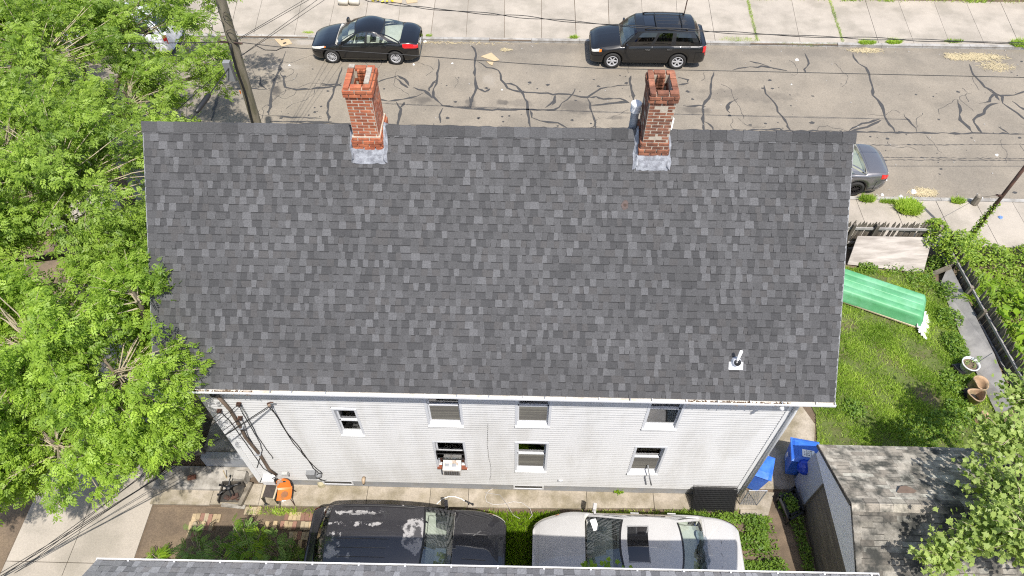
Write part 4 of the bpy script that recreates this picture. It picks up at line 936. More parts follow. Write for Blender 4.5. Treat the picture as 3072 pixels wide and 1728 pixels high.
# grey sedan, mostly hidden behind the roof's right edge
wr_ = G(2567, 588, ZR)
P = dict(SED); P['wheels'] = (.86, 3.50); P['tl'] = .30; P['rg'] = (2.95, 3.80); P['arc'] = .08
c, S, rp, L = car('parked_sedan', 'grey metallic sedan at the near kerb, half hidden behind the roof', (wr_.x - 1.38, wr_.y + .86, ZR), math.pi, P, greyp, M['alloy_d'], M['carglass'], group='cars parked along the street', spokes=10, interior=mat('pale_cabin', (.36, .35, .29), .8, .1, 5))
bag = MB()
for i in range(3): bag.lathe([(0, -.10), (.10, -.07), (.15, 0), (.11, .08), (0, .11)], 10, (-1.02 + .03 * i, -.12 + .10 * i, 1.02), M=Matrix.Rotation(i * 1.1, 3, 'X'))
part('blue_bag', bag, mat('blue_plastic_bag', (.03, .16, .52), .4, .3, 12), c, smooth=True, world=False)
# white car under the tree, top left
ww = G(455, 176, ZR)
P = dict(SUV); P['L'] = 4.6
car('parked_suv', 'white vehicle parked at the far kerb under the leafy tree', (ww.x - 1.32, ww.y + .90, ZR), math.pi, P, wvan, M['alloy'], M['carglass'], sideglass=M['darkglass'], group='cars parked along the street', spokes=5)
# dark SUV in the driveway, facing right, peeling roof
P = dict(SUV); P['L'] = 4.62; P['W'] = 1.86; P['ws'] = (1.13, 1.86); P['rg'] = (4.06, 4.44); P['roof'] = 1.74; P['nw'] = .70; P['tumble'] = .78
sx = (-.32 - 4.88) / 2; syy = 5.40
peel = paint('peeling_black_roof_paint', (.024, .023, .026), .35, .7, peel=[(-2.35, 5.42, .42, .62, .34), (-3.75, 5.92, 1.1, .11, .17), (-3.85, 5.64, 1.1, .10, .17), (-4.2, 5.2, .35, .5, .13), (-3.9, 4.95, .6, .14, .12), (-2.9, 6.1, .5, .08, .13)])
P['roofmat'] = peel
dk = paint('dark_suv_paint', (.016, .0155, .018), .32)
c, S, rp, L = car('driveway_suv', 'dark sport utility vehicle in the driveway with peeling paint on its roof', (sx, syy, -.02), 0.0, P, dk, M['alloy'], M['carglass'], sideglass=M['darkglass'], spokes=5, group='cars in the driveway')
suv_roof(c, rp, L, dk, 6, rails=False, sunroof=False)
for sg in (1, -1): part('roof_rail', MB().tube([rp(.10 + .8 * i / 8, sg * .93, .02) for i in range(9)], .016, 6), M['blackpl'], c, world=False)
part('hood_scoop_line', MB().tube([S(.45 + .55 * i / 6, 10.2, 1, .004) for i in range(7)], .010, 6).tube([S(.45 + .55 * i / 6, 10.2, -1, .004) for i in range(7)], .010, 6), dk, c, world=False)
# white sedan in the driveway, facing left, sunroof
P = dict(L=4.90, W=1.85, wheels=(.98, 3.72), wr=.325, sill=.20, sx=[0, .3, 1.0, 1.5, 3.4, 4.5, 4.9], sz=[.60, .70, .86, .92, .99, .97, .86], tx=[0, .12, .5, 1.2, 1.6, 4.1, 4.6, 4.8, 4.9], tz=[.64, .72, .86, .98, 1.0, 1.06, 1.04, 1.0, .90],
         ws=(1.16, 2.02), rg=(3.42, 4.10), roof=1.44, side=[(.12, .46), (.50, .82)], doors=[(1.55, 2.62), (2.64, 3.5)], nose=1.0, tail=.85, nw=.58, tw=.70, tumble=.70, bow=.18, arc=.08, hl=.55, tl=.34, tls=(5.2, 6.8))
P['mirrormat'] = whitep
c, S, rp, L = car('driveway_sedan', 'white sedan with dark sunroof parked in the driveway', ((.33 + 5.27) / 2, 5.44, -.02), math.pi - rad(1.0), P, whitep, M['alloy'], M['carglass'], spokes=9, group='cars in the driveway')
part('sunroof', MB().grid([[rp(.10 + .34 * i / 5, -.62 + 1.24 * j / 8, .007) for j in range(9)] for i in range(6)]), mat('dark_sunroof', (.010, .010, .011), .06, .1, 5, coat=1), c, smooth=True, world=False)
part('sunroof_seal', MB().tube([rp(.09, -.65, .004), rp(.09, .65, .004), rp(.45, .65, .004), rp(.45, -.65, .004), rp(.09, -.65, .004)], .009, 6), M['greyplastic'], c, world=False)
part('paper_slip', MB().box((1.0, -.50, 1.14), (.18, .26, .004), M=Matrix.Rotation(rad(-28), 3, 'Y') @ Matrix.Rotation(.4, 3, 'Z')), M['paper'], c, world=False)
# heap of grey cloth on the parcel shelf
cl = MB(); rows = []
for i in range(14):
    rows.append([(-1.42 - .52 * i / 13 + .03 * math.sin(j), -.50 + .95 * j / 16, 1.02 + .10 * math.sin(i * .5) * math.sin(math.pi * j / 16) + .035 * math.sin(i * 2.1 + j * 1.3)) for j in range(17)])
part('grey_cloth', cl.grid(rows), mat('grey_cloth', (.20, .23, .26), .9, .25, 14), c, smooth=True, world=False)
# ================================================================== STREET FURNITURE, WIRES
def sag(A, B, n=28, s=.35):
    A, B = Vector(A), Vector(B); return [A.lerp(B, i / n) - Vector((0, 0, s * 4 * (i / n) * (1 - i / n))) for i in range(n + 1)]
PY = 17.45; pb = atY(770, 372, PY); ptop = atY(662, 0, PY); dxz = (ptop.x - pb.x) / (ptop.z - pb.z)
px_ = lambda z: pb.x + dxz * (z - pb.z)
pole = thing('utility_pole', 'weathered wooden utility pole behind the left end of the ridge', 'utility pole', (px_(0), PY, 0))
part('shaft', MB().tube([(px_(z), PY + .01 * math.sin(z), z) for z in np.linspace(-.05, 10.5, 16)], [.165 - .0035 * z for z in np.linspace(0, 10.5, 16)], 16), M['pole'], pole, smooth=True)
zbx = atY(705, 215, PY - .18).z
part('equipment_box', MB().box((px_(zbx) - .28, PY - .14, zbx), (.20, .16, .62)), M['greyplastic'], pole)
part('cable_riser', MB().tube([(px_(z) + .02 * math.sin(z * 3) - .02, PY - .17, z) for z in np.linspace(2.2, zbx + .9, 20)], .035, 7), M['wire'], pole, smooth=True)
for q in range(5):
    zc = zbx + .9 + .28 * q; r = random.uniform(.10, .2)
    part('cable_loop', MB().tube([(px_(zc) + random.uniform(.1, .16) * (1 if q % 2 else -1.5) + r * math.cos(a), PY - .18, zc + r * 1.2 * math.sin(a)) for a in np.linspace(0, 5.6, 16)], .008, 5), M['wire'], pole)
part('orange_tag', MB().box((px_(zbx - .75) - .16, PY - .12, zbx - .75), (.02, .04, .10)), M['amber'], pole)
zt = atY(705, 124, PY).z
part('through_bolt', MB().tube([(px_(zt) - .35, PY - .1, zt + .05), (px_(zt) + .30, PY - .1, zt)], .03, 7), M['rust'], pole)
def cable(pts, r, label, n=5, mt=None):
    P_ = [Vector(p) for p in pts]; o = P_[0]
    return solo('overhead_cable', MB().tube(P_, r * .8, n), mt or M['wire'], label, 'cable', 'overhead cables')
# street cable 2: from the pole along the street
A = (px_(zt) + .1, PY - .1, zt); B = atY(3110, 233, PY)
mid = [(730, 128), (830, 140), (960, 148), (1264, 168), (1560, 190), (1800, 205), (2300, 215), (2700, 224)]
cable([A] + [atY(x, y, PY) for x, y in mid] + [B, (B.x + 8, PY, B.z + .4)], .014, 'thin cable stringing across the street from the pole, lower of the two long ones')
cable([atY(660, 126, PY), atY(560, 128, PY), atY(250, 132, PY), atY(-150, 150, PY)], .016, 'cable running left from the pole into the leafy tree')
# slack loop hanging under it beside the pole
cable([atY(*p, PY - .03) for p in ((765, 135), (775, 140), (795, 150), (830, 151), (842, 145), (865, 141))], .017, 'short slack cable loop hanging right of the pole top', 6)
# street cable 1: twisted bundle, further across
Y1 = 20.6
b1 = [(1060, -8), (1110, 2), (1300, 27), (1530, 47), (1800, 72), (2096, 93), (2400, 108), (2750, 120), (3110, 132)]
P1 = [atY(x, y, Y1) for x, y in b1]; fine = []
for a, b in zip(P1[:-1], P1[1:]):
    for i in range(10): fine.append(a.lerp(b, i / 10))
for q, lab in ((0, 'upper strand of the twisted street cable above the parked cars'), (1, 'lower strand of the twisted street cable above the parked cars')):
    cable([p + Vector((0, .02 * math.cos(i * .9 + q * 3.1), .035 * math.sin(i * .55 + q * 3.1))) for i, p in enumerate(fine)], .015, lab)
# drops fanning from the pole over the far pavement
for q, (a, b, lab) in enumerate((((705, 122), (925, -8), 'uppermost drop wire fanning right from the pole'), ((708, 124), (940, -8), 'second drop wire fanning right from the pole'), ((722, 168), (962, -8), 'third drop wire fanning right from the pole'), ((726, 166), (985, -8), 'lowest drop wire fanning right from the pole'))):
    A = atY(*a, PY - .1); B = atY(*b, 23.5); cable([A, A.lerp(B, .5), B, B + (B - A) * .3], .010, lab)
# two cables from the pole towards the house corner, the right one with a splice case
sA, sB = atY(690, 200, PY - .15), atY(560, 375, 15.0)
cable([sA, sA.lerp(sB, .5), sB, sB + (sB - sA) * .6], .022, 'thick black cable with a splice case running down-left from the pole')
a1, a2 = sA.lerp(sB, .48), sA.lerp(sB, .80)
solo('splice_case', MB().tube([a1.lerp(a2, f) for f in (0, .06, .2, .8, .94, 1)], [.022, .06, .075, .075, .06, .022], 10), M['blackpl'], 'black tubular splice case on the cable left of the pole', 'splice case', smooth=True)
sC, sD = atY(620, 250, PY - .2), atY(492, 366, 15.4)
cable([atY(690, 190, PY - .1), sC, sD, sD + (sD - sC) * .8], .014, 'thinner black cable left of the splice case')

# rusty pole right, with bracket and stay wire to an old stump
rb = G(2890, 738); rt = atY(3070, 507, rb.y)
rp_ = thing('rusty_pole', 'rusty steel pole leaning out of the vines at the right edge', 'pole', tuple(rb))
tp_ = rb + (rt - rb) * 1.35; tp_.x = rb.x + (rt.x - rb.x) * 1.35
part('shaft', MB().tube([rb, tp_], .055, 10), M['rust'], rp_, smooth=True)
bk = atY(3004, 590, rb.y)
part('bracket', MB().box(bk + Vector((-.06, -.02, .06)), (.16, .05, .06)).lathe([(.03, -.02), (.05, 0), (.03, .02)], 10, bk + Vector((-.16, 0, .06))), M['rust'], rp_)
sp = G(2921, 612)
stump = thing('stump', 'short old timber stump by the near kerb', 'stump', (sp.x, 18.0, 0))
part('block', MB().lathe([(.11, 0), (.12, .06), (.105, .38), (.07, .42), (0, .40)], 9, (sp.x, 18.0, 0)), M['wood'], stump)
cable([Vector((sp.x + .1, 18.0, .34)), bk + Vector((-.16, 0, .06))], .008, 'stay wire from the stump to the rusty pole')
# sign post behind the black SUV
a = G(2052, 52, .0); s0 = Vector((G(2050, 95).x + .1, 28.1, 0))
s1 = atY(2062, 0, 28.1)
sg_ = thing('sign_post', 'thin dark metal post standing behind the black sport utility vehicle', 'post', tuple(s0))
part('shaft', MB().tube([(atY(2052, 45, 28.1).x - .02, 28.1, 0), (s1.x, 28.1, s1.z), (s1.x + .05, 28.1, s1.z + .9)], .024, 8), M['rust'], sg_)
part('sign_plate', MB().box((s1.x + .04, 28.06, s1.z + .75), (.30, .006, .45)), M['white'], sg_)

# ---- service wires at the house's left corner
wall = lambda x, y, d=.03: atY(x, y, WY - d)
mast = thing('service_mast', 'brown service mast conduit climbing the left end of the white wall', 'conduit', tuple(wall(826, 1428)))
part('conduit', MB().tube([wall(650, 1185, .10), wall(690, 1230, .07), wall(722, 1283, .07), wall(736, 1312, .07), wall(782, 1368, .06), wall(806, 1408, .06), wall(828, 1424, .07)], .036, 10), mat('conduit_paint', (.13, .095, .07), .7, .25, 8), mast, smooth=True)
part('weather_head', MB().tube([wall(650, 1185, .10), wall(640, 1181, .16), wall(632, 1184, .2)], [.06, .075, .05], 10), M['blackpl'], mast, smooth=True)
for x, y in ((722, 1283), (775, 1362)): part('strap', MB().box(wall(x, y, .07), (.12, .09, .03)), M['galv'], mast)
hook = thing('wire_hook', 'bent iron hook holding two service wires on the white wall', 'hook', tuple(wall(808, 1215)))
part('arm', MB().tube([wall(806, 1222, .0), wall(806, 1218, .16), wall(802, 1210, .2), wall(812, 1207, .2), wall(820, 1208, .2)], .014, 7), M['rust'], hook)
part('insulator', MB().lathe([(.02, -.05), (.04, -.03), (.025, 0), (.04, .03), (.02, .05)], 12, wall(807, 1214, .18)), mat('insulator', (.34, .25, .19), .3, .2, 20), hook, smooth=True)
def wcable(pts, r, lab, grp='wires on the white wall'):
    P_ = [wall(x, y, d) for x, y, d in pts]; f = []
    for a, b in zip(P_[:-1], P_[1:]):
        for i in range(5): f.append(a.lerp(b, i / 5) + Vector((random.gauss(0, .004), 0, random.gauss(0, .004))))
    f.append(P_[-1]); return solo('service_wire', MB().tube(f, r, 5), M['wire'], lab, 'wire', grp)
wcable([(808, 1222, .16), (830, 1245, .04), (858, 1294, .03), (900, 1345, .03), (924, 1380, .03), (940, 1405, .03), (960, 1424, .05)], .011, 'pair of dark wires dropping from the hook to the grey meter box, left strand')
wcable([(812, 1218, .16), (850, 1282, .04), (880, 1330, .03), (915, 1370, .03), (945, 1402, .03), (965, 1418, .05)], .009, 'pair of dark wires dropping from the hook to the grey meter box, right strand')
wcable([(716, 1216, .08), (728, 1240, .05), (752, 1280, .04), (780, 1330, .04), (786, 1350, .04), (770, 1404, .04)], .008, 'loose wire ending above the junction boxes, left of the hanging end')
wcable([(722, 1214, .08), (748, 1262, .05), (770, 1305, .04), (800, 1350, .03), (818, 1372, .03), (818, 1376, .03)], .008, 'loose wire whose cut end dangles on the open wall')
wcable([(663, 1238, .06), (688, 1262, .04), (720, 1305, .03), (745, 1342, .03), (772, 1380, .03), (790, 1405, .03), (815, 1422, .04)], .009, 'long wire beside the corner down to the white box')
wcable([(720, 1252, .05), (732, 1270, .05), (745, 1310, .04), (765, 1342, .04), (790, 1385, .05), (800, 1405, .05)], .007, 'thin wire looping beside the brown conduit')
wcable([(1464, 1271, .01), (1463, 1300, .01), (1462, 1335, .01), (1466, 1370, .01), (1473, 1405, .01), (1473, 1425, .01), (1469, 1440, .01)], .005, 'single thin black wire drooping down the middle of the white wall')
for (x, y) in ((716, 1212), (658, 1232), (720, 1254)):
    solo('wire_bracket', MB().box(wall(x, y, .05), (.09, .10, .05)).lathe([(.02, -.03), (.03, 0), (.02, .03)], 8, wall(x, y, .10)), M['rust'], {716: 'small rusty wire bracket between mast and hook', 658: 'small rusty wire bracket nearest the house corner', 720: 'small rusty wire bracket touching the conduit'}[x], 'bracket', 'wire brackets')
# service drops out of the frame, bottom left
far = Vector((-11.5, -2.0, 9.0))
for q, (x, y, d, ex, ez, lab) in enumerate(((803, 1221, .18, 0, 0, 'upper of the service wires sweeping from the hook to the bottom left corner'), (804, 1225, .18, .1, -.15, 'service wire just below the upper one, sweeping to the bottom left corner'), (716, 1214, .10, .3, .2, 'service wire leaving the middle bracket to the bottom left'), (720, 1256, .10, .25, -.35, 'service wire leaving the conduit bracket to the bottom left'), (660, 1236, .10, .5, -.1, 'service wire leaving the corner bracket to the bottom left'))):
    A = wall(x, y, d); B = atY(-40, 1745 - 10 * q if q < 2 else 1730 + 12 * q, 4.55)
    cable(sag(A, A + (B - A) * 1.5, 16, .12), .010 if q else .013, lab)
# junction boxes and meters at the foot of the wall
b = wall(955, 1417, .0)
mt_ = thing('electric_meter', 'grey electric meter box with black wire loops on the white wall', 'meter', tuple(b))
part('box', MB().box(b + Vector((-.15, -.07, .02)), (.22, .14, .28)), M['greyplastic'], mt_)
part('round_meter', MB().lathe([(0, .12), (.07, .11), (.085, .0)], 16, b + Vector((.02, -.02, .0)), M=Matrix.Rotation(math.pi / 2, 3, 'X')), M['greyplastic'], mt_, smooth=True)
part('wire_loop', MB().tube([b + Vector((.10 + .12 * math.cos(a), -.10, -.05 + .22 * math.sin(a))) for a in np.linspace(1.2, 5.2, 14)], .011, 6), M['wire'], mt_)
b = wall(812, 1430)
jb = thing('junction_box', 'white junction box tangled in black wires at the house corner', 'junction box', tuple(b))
part('box', MB().box(b + Vector((0, -.09, .02)), (.30, .18, .22)), M['white'], jb)
part('wire_tangle', MB().tube([b + Vector((-.22 + .06 * i + random.uniform(-.05, .05), -.14 + random.uniform(-.05, .05), .0 + .13 * math.sin(i * 1.3))) for i in range(10)], .012, 6).tube([b + Vector((.16 + .05 * math.sin(i * 2.2), -.12 - .03 * math.cos(i), -.1 + .035 * i)) for i in range(10)], .011, 6), M['wire'], jb)
part('open_cover', MB().box(b + Vector((.27, -.14, .0)), (.16, .02, .22), M=Matrix.Rotation(.7, 3, 'Z') @ Matrix.Rotation(.4, 3, 'Y')), mat('open_cover', (.42, .36, .30), .6, .2, 8), jb)
b = wall(856, 1416)
solo('wall_vent', MB().box(b + Vector((0, -.05, 0)), (.17, .10, .10), taper=.8), mat('vent_grey', (.42, .42, .40), .6, .1, 8), 'small grey hooded wall vent right of the junction box', 'vent')
b = wall(1092, 1432)
solo('wall_tap', MB().tube([b, b + Vector((0, -.08, .02)), b + Vector((0, -.13, -.02)), b + Vector((.0, -.13, -.10))], [.045, .05, .035, .03], 10), mat('brass_tap', (.36, .27, .18), .5, .3, 12), 'brass outlet sticking out of the wall low on the left', 'tap', smooth=True)
b = wall(1682, 1440)
solo('wall_outlet', MB().box(b + Vector((0, -.02, 0)), (.11, .03, .06)).box(b + Vector((0, -.037, 0)), (.05, .006, .03)), M['trim'], 'small white outlet cover low on the wall, right of centre', 'outlet')
A, B = wall(1944, 1401, .02), wall(1953, 1448, .10)
solo('exhaust_pipe', MB().tube([A + Vector((0, .05, 0)), A.lerp(B, .4) + Vector((0, -.10, 0)), B + Vector((0, -.06, 0))], .018, 8), M['greyplastic'], 'short grey pipe poking out under the right lower window', 'pipe', smooth=True)
# gravestone-shaped flood lamp by the meter
b = G(966, 1452, .08)
solo('path_stone', MB().lathe([(0, 0), (.10, 0), (.12, .05), (.10, .15), (.04, .19), (0, .2)], 8, (b.x, 7.22, .045)), mat('yellow_stone', (.36, .32, .21), .85, .2, 10), 'small pale yellow stone against the foundation', 'stone')
# air conditioner in the lower window
ac = thing('air_conditioner', 'dirty white window air conditioner in the lower left window', 'air conditioner', (-1.63, 7.05, 1.42))
ax_ = -1.62
part('casing', MB().box((ax_, 7.10, 1.57), (.43, .26, .30)), mat('ac_white', (.66, .64, .60), .5, .12, 8, (.30, .22, .15), .25, 9), ac)
part('rear_grille', MB().box((ax_, 6.966, 1.56), (.37, .012, .22)), mat('ac_grille', (.10, .09, .08), .6, .3, 30, streak=(8, 1, 1)), ac)
for q in range(7): part('grille_slat', MB().box((ax_ - .165 + .055 * q, 6.958, 1.56), (.012, .01, .21)), M['greyplastic'], ac)
for q in range(2): part('top_louvre', MB().box((ax_ - .12 + .17 * q, 7.10, 1.724), (.10, .08, .008)), M['galv'], ac)
# ================================================================== YARD THINGS
# upturned green boat
ba, bb = G(2519, 902, .08), G(2760, 984, .08); ang = math.atan2(bb.y - ba.y, bb.x - ba.x)
boat = thing('boat', 'upturned green flat-bottomed boat lying on the lawn', 'boat', (0, 0, 0)); boat.rotation_euler = (0, 0, ang)
fw = Vector((math.cos(ang), math.sin(ang), 0)); sd_ = Vector((-fw.y, fw.x, 0)); BL, BW = 3.7, 1.12
boat.location = bb - fw * (BL / 2 + .02) + sd_ * (BW / 2 - .02); boat.location.z = 0
rows = []; n = 30
for i in range(n + 1):
    x = -BL / 2 + BL * i / n; e = max(0, (abs(x) - (BL / 2 - .12)) / .12); wt_ = 1 - .20 * max(0, (-x - .5) / 1.35) ** 2
    rd = math.sqrt(max(0, 1 - e * e)) if e > 0 else 1; top = .16 + .34 * (.45 + .55 * rd); hw_ = BW / 2 * wt_
    prof = [(hw_, .10), (hw_ * .985, .17), (hw_ * .95, .20), (hw_ * .90, .36 * (.5 + .5 * rd) + .03), (hw_ * .84, top - .03), (hw_ * .76, top)]
    mid_ = [.46, .44, .42, .40, .38, .05, .04, .03, .015, .004]
    full = prof + [(hw_ * f, top - (.010 if f in (.44, .42, .40, .03, .015, .004) else 0)) for f in mid_]
    r = [(x, y, z) for y, z in full]; r += [(x, -y, z) for y, z in full[::-1]]; rows.append(r)
mb = MB().grid(rows); nr_ = len(rows[0]); mb.f.append(tuple(range(nr_))); mb.m.append(0); mb.f.append(tuple(n * nr_ + j for j in range(nr_ - 1, -1, -1))); mb.m.append(0)
part('hull', mb, mat('green_hull', (.085, .30, .13), .5, .12, 3, (.14, .37, .20), .4, 1.6, speck=.06, spscale=20), boat, smooth=True, world=False)
rim = [(-BL / 2, BW / 2 * .82), (BL / 2, BW / 2)]
part('gunwale', MB().box((0, -BW / 2 * .955, .09), (BL, .05, .045), rz=-.016).box((0, BW / 2 * .955, .09), (BL, .05, .045), rz=.016).box((BL / 2, 0, .09), (.05, BW, .045)).box((-BL / 2, 0, .09), (.05, BW * .8, .045)), mat('cream_gunwale', (.52, .42, .30), .6, .15, 6), boat, world=False)
for x in (BL / 2 - .22, -.35): part('yellow_sticker', MB().box((x, -BW / 2 * .965 + .01, .145), (.16, .012, .05), rz=-.016), mat('yellow_sticker', (.60, .42, .03), .6, .1, 9), boat, world=False)
for sg in (-1, 1): part('support_block', MB().box((sg * 1.3, 0, .035), (.1, BW * .8, .07)), M['wood'], boat, world=False)
# white plastic sheet under the boat's end
e_ = boat.location + fw * (BL / 2 + .02); rows = []
for i in range(13):
    rows.append([tuple(e_ + fw * (-.10 + .34 * i / 12 + .05 * math.sin(j * 1.7)) + sd_ * (-.74 + .95 * j / 15 - .12 * i / 12) + Vector((0, 0, max(.006, .20 - .018 * i + .05 * math.sin(i * 1.9 + j * 2.3))))) for j in range(16)])
solo('plastic_sheet', MB().grid(rows), mat('white_plastic_sheet', (.66, .66, .68), .35, .12, 9), 'crumpled white plastic sheet under the boat end', 'sheet', smooth=True)

# picket fence along the near pavement
FY = 15.86
M['picket'] = mat('grey_picket', (.15, .128, .096), .88, .3, 6, (.085, .072, .055), .5, 4, streak=(3, 3, .5), rnd=.35)
fn = thing('picket_fence', 'weathered grey picket fence with pointed tops and missing boards along the pavement', 'fence', (11.8, FY, 0))
pk = MB().add([(-.045, -.01, 0), (.045, -.01, 0), (.045, .01, 0), (-.045, .01, 0), (-.045, -.01, 1.08), (.045, -.01, 1.08), (.045, .01, 1.08), (-.045, .01, 1.08), (0, -.01, 1.22), (0, .01, 1.22)],
              [(0, 3, 2, 1), (0, 1, 5, 8, 4), (2, 3, 7, 9, 6), (1, 2, 6, 5), (3, 0, 4, 7), (4, 8, 9, 7), (5, 6, 9, 8)]).mesh('picket', M['picket'])
xg = [(G(2666, 690, 1.).x, G(2679, 690, 1.).x), (G(2692, 690, 1.).x, G(2708, 690, 1.).x), (G(2797, 690, 1.).x, G(2812, 690, 1.).x)]
x = 5.8
while x < 13.35:
    if not any(a < x < b for a, b in xg):
        o = link('picket', pk, fn, (x - 11.8, random.gauss(0, .006), .02 + random.gauss(0, .012))); o.rotation_euler = (random.gauss(0, .012), random.gauss(0, .018), random.gauss(0, .03)); o.scale = (random.uniform(.9, 1.05), 1, random.uniform(.96, 1.03))
    x += .101
for z in (.30, .98): part('rail', MB().box((9.6, FY - .045, z), (7.6, .05, .085)), M['board'], fn)
for x in (6.0, 8.4, 10.55, G(2629, 690, 1).x, 13.3): part('post', MB().box((x, FY - .09, .60), (.10, .10, 1.22)), M['wood'], fn)
# right boundary fence
FX = .15
f2 = thing('board_fence', 'grey board fence running down the right side of the yard under vines', 'fence', (13.45, 12.5, 0))
yy = 8.0
while yy < 15.75:
    if not (13.35 < yy < 13.62 or 14.5 < yy < 14.75):
        xl = 13.66 + (15.4 - yy) * .065
        o = link('picket', pk, f2, (xl + .06 - 13.45, yy - 12.5, .02 + random.gauss(0, .02))); o.rotation_euler = (random.gauss(0, .02), random.gauss(0, .02), math.pi / 2 + random.gauss(0, .03)); o.scale = (1, 1, random.uniform(.74, .84))
    yy += .1
for z in (.20, .62): part('rail', MB().hexa([(13.62, 15.6, z - .04), (14.12, 8.0, z - .04), (14.17, 8.0, z - .04), (13.67, 15.6, z - .04)], [(13.62, 15.6, z + .04), (14.12, 8.0, z + .04), (14.17, 8.0, z + .04), (13.67, 15.6, z + .04)]), M['board'], f2)
for (px, py) in ((2862, 775), (2943, 862), (2975, 933), (3055, 1165)):
    p = G(px, py, .72); part('post', MB().box((13.60 + (15.4 - p.y) * .065, p.y, .37), (.10, .10, .74)), M['wood'], f2)
# bleached plywood sheet leaning on the picket fence
t0_, t1_, b1_, b0_ = G(2574, 714, .72), G(2800, 720, .72), G(2768, 818, 0.02), G(2541, 792, 0.02)
t0_.y = t1_.y = FY - .13
q = [b0_, b1_, t1_, t0_]; nn_ = Vector((0, -.03, .02))
solo('plywood_sheet', MB().hexa([tuple(p) for p in q], [tuple(p + nn_) for p in q]), M['ply'], 'sun-bleached plywood sheet leaning on the picket fence', 'plywood')
# grey sheets leaning against the right fence
for (bl_, br_, tl_, tr_, lab) in (((2822, 852), (2925, 1112), (2868, 792), (2984, 1064), 'long grey sheet leaning on the right fence behind the white planter'), ((2921, 1100), (2992, 1245), (2982, 1060), (3045, 1222), 'shorter grey sheet leaning on the right fence beside the clay pots')):
    q = [G(*bl_, .02), G(*br_, .02), G(*tr_, .36), G(*tl_, .36)]
    if 'shorter' in lab: q = [p + Vector((-.02, 0, .03)) for p in q]
    for p in q[2:]: p.x = min(p.x, 13.66 + (15.4 - p.y) * .065 - .05)
    solo('leaning_sheet', MB().hexa([tuple(p) for p in q], [tuple(p + Vector((-.02, 0, .018))) for p in q]), M['board'], lab, 'board', 'grey sheets on the right fence')
p0_, p1_ = G(2812, 845, .05), G(2862, 775, 1.05)
solo('leaning_plank', MB().box((13.40, 14.75, .24), (.55, .16, .03), M=Matrix.Rotation(rad(-45), 3, 'Y')), M['wood'], 'short plank propped at the upper end of the long grey sheet', 'plank')
# planter and clay pots
def pot(c, r, h, mt, name, lab, cat, lean=0, grp=None, fill=True, ragged=0):
    t = thing(name, lab, cat, tuple(c), 0, grp); Q = Matrix.Rotation(lean, 3, 'Y')
    mb = MB(); prof = [(0, 0), (r * .66, 0), (r * .72, h * .1), (r * .95, h * .9), (r * 1.04, h * .9), (r * 1.05, h), (r * .93, h), (r * .88, h * .8), (r * .62, h * .12), (0, h * .12)]
    mb.lathe(prof, 22, (0, 0, 0), M=Q)
    if ragged:
        mb.v = [(x * (1 + ragged * math.sin(3 * math.atan2(y, x))), y * (1 + ragged * .6 * math.cos(2 * math.atan2(y, x))), z * (1 + ragged * 1.6 * math.sin(2 * math.atan2(y, x) + 1))) for x, y, z in mb.v]
    part('pot_wall', mb, mt, t, smooth=True, world=False)
    if fill: part('potting_soil', MB().lathe([(0, h * .82), (r * .89, h * .80)], 18, M=Q), M['soil'], t, world=False)
    return t
c = G(2893, 1112); planter = pot((c.x, c.y, 0.0), .235, .40, M['white'], 'planter', 'white plastic planter with small green plants beside the lawn', 'planter')
clay = mat('worn_clay', (.40, .27, .165), .8, .2, 6, (.20, .16, .09), .4, 4)
c = G(2915, 1168); pot((c.x - .03, c.y, 0), .225, .42, clay, 'clay_pot', 'tan clay pot, upper of the two dented empty ones', 'pot', .25, 'empty tan pots', False, .05)
c = G(2922, 1207); pot((c.x - .02, c.y + .04, 0), .215, .40, clay, 'clay_pot', 'tan clay pot, lower of the two dented empty ones', 'pot', -.2, 'empty tan pots', False, .09)
c = G(2925, 1262); pot((c.x, c.y, 0), .17, .30, clay, 'clay_pot', 'broken pale pot half buried in weeds near the maple', 'pot', .6, 'empty tan pots', False, .14)
for (x, y, lab) in ((2872, 1112, 'stacked dark tray behind the white planter'), (2898, 1185, 'dark plastic tray beside the tan pots')):
    c = G(x, y); solo('plastic_tray', MB().box((c.x, c.y, .05), (.24, .36, .10), rz=.2).box((c.x + .02, c.y - .02, .12), (.22, .34, .04), rz=.3), M['blackpl'], lab, 'tray')

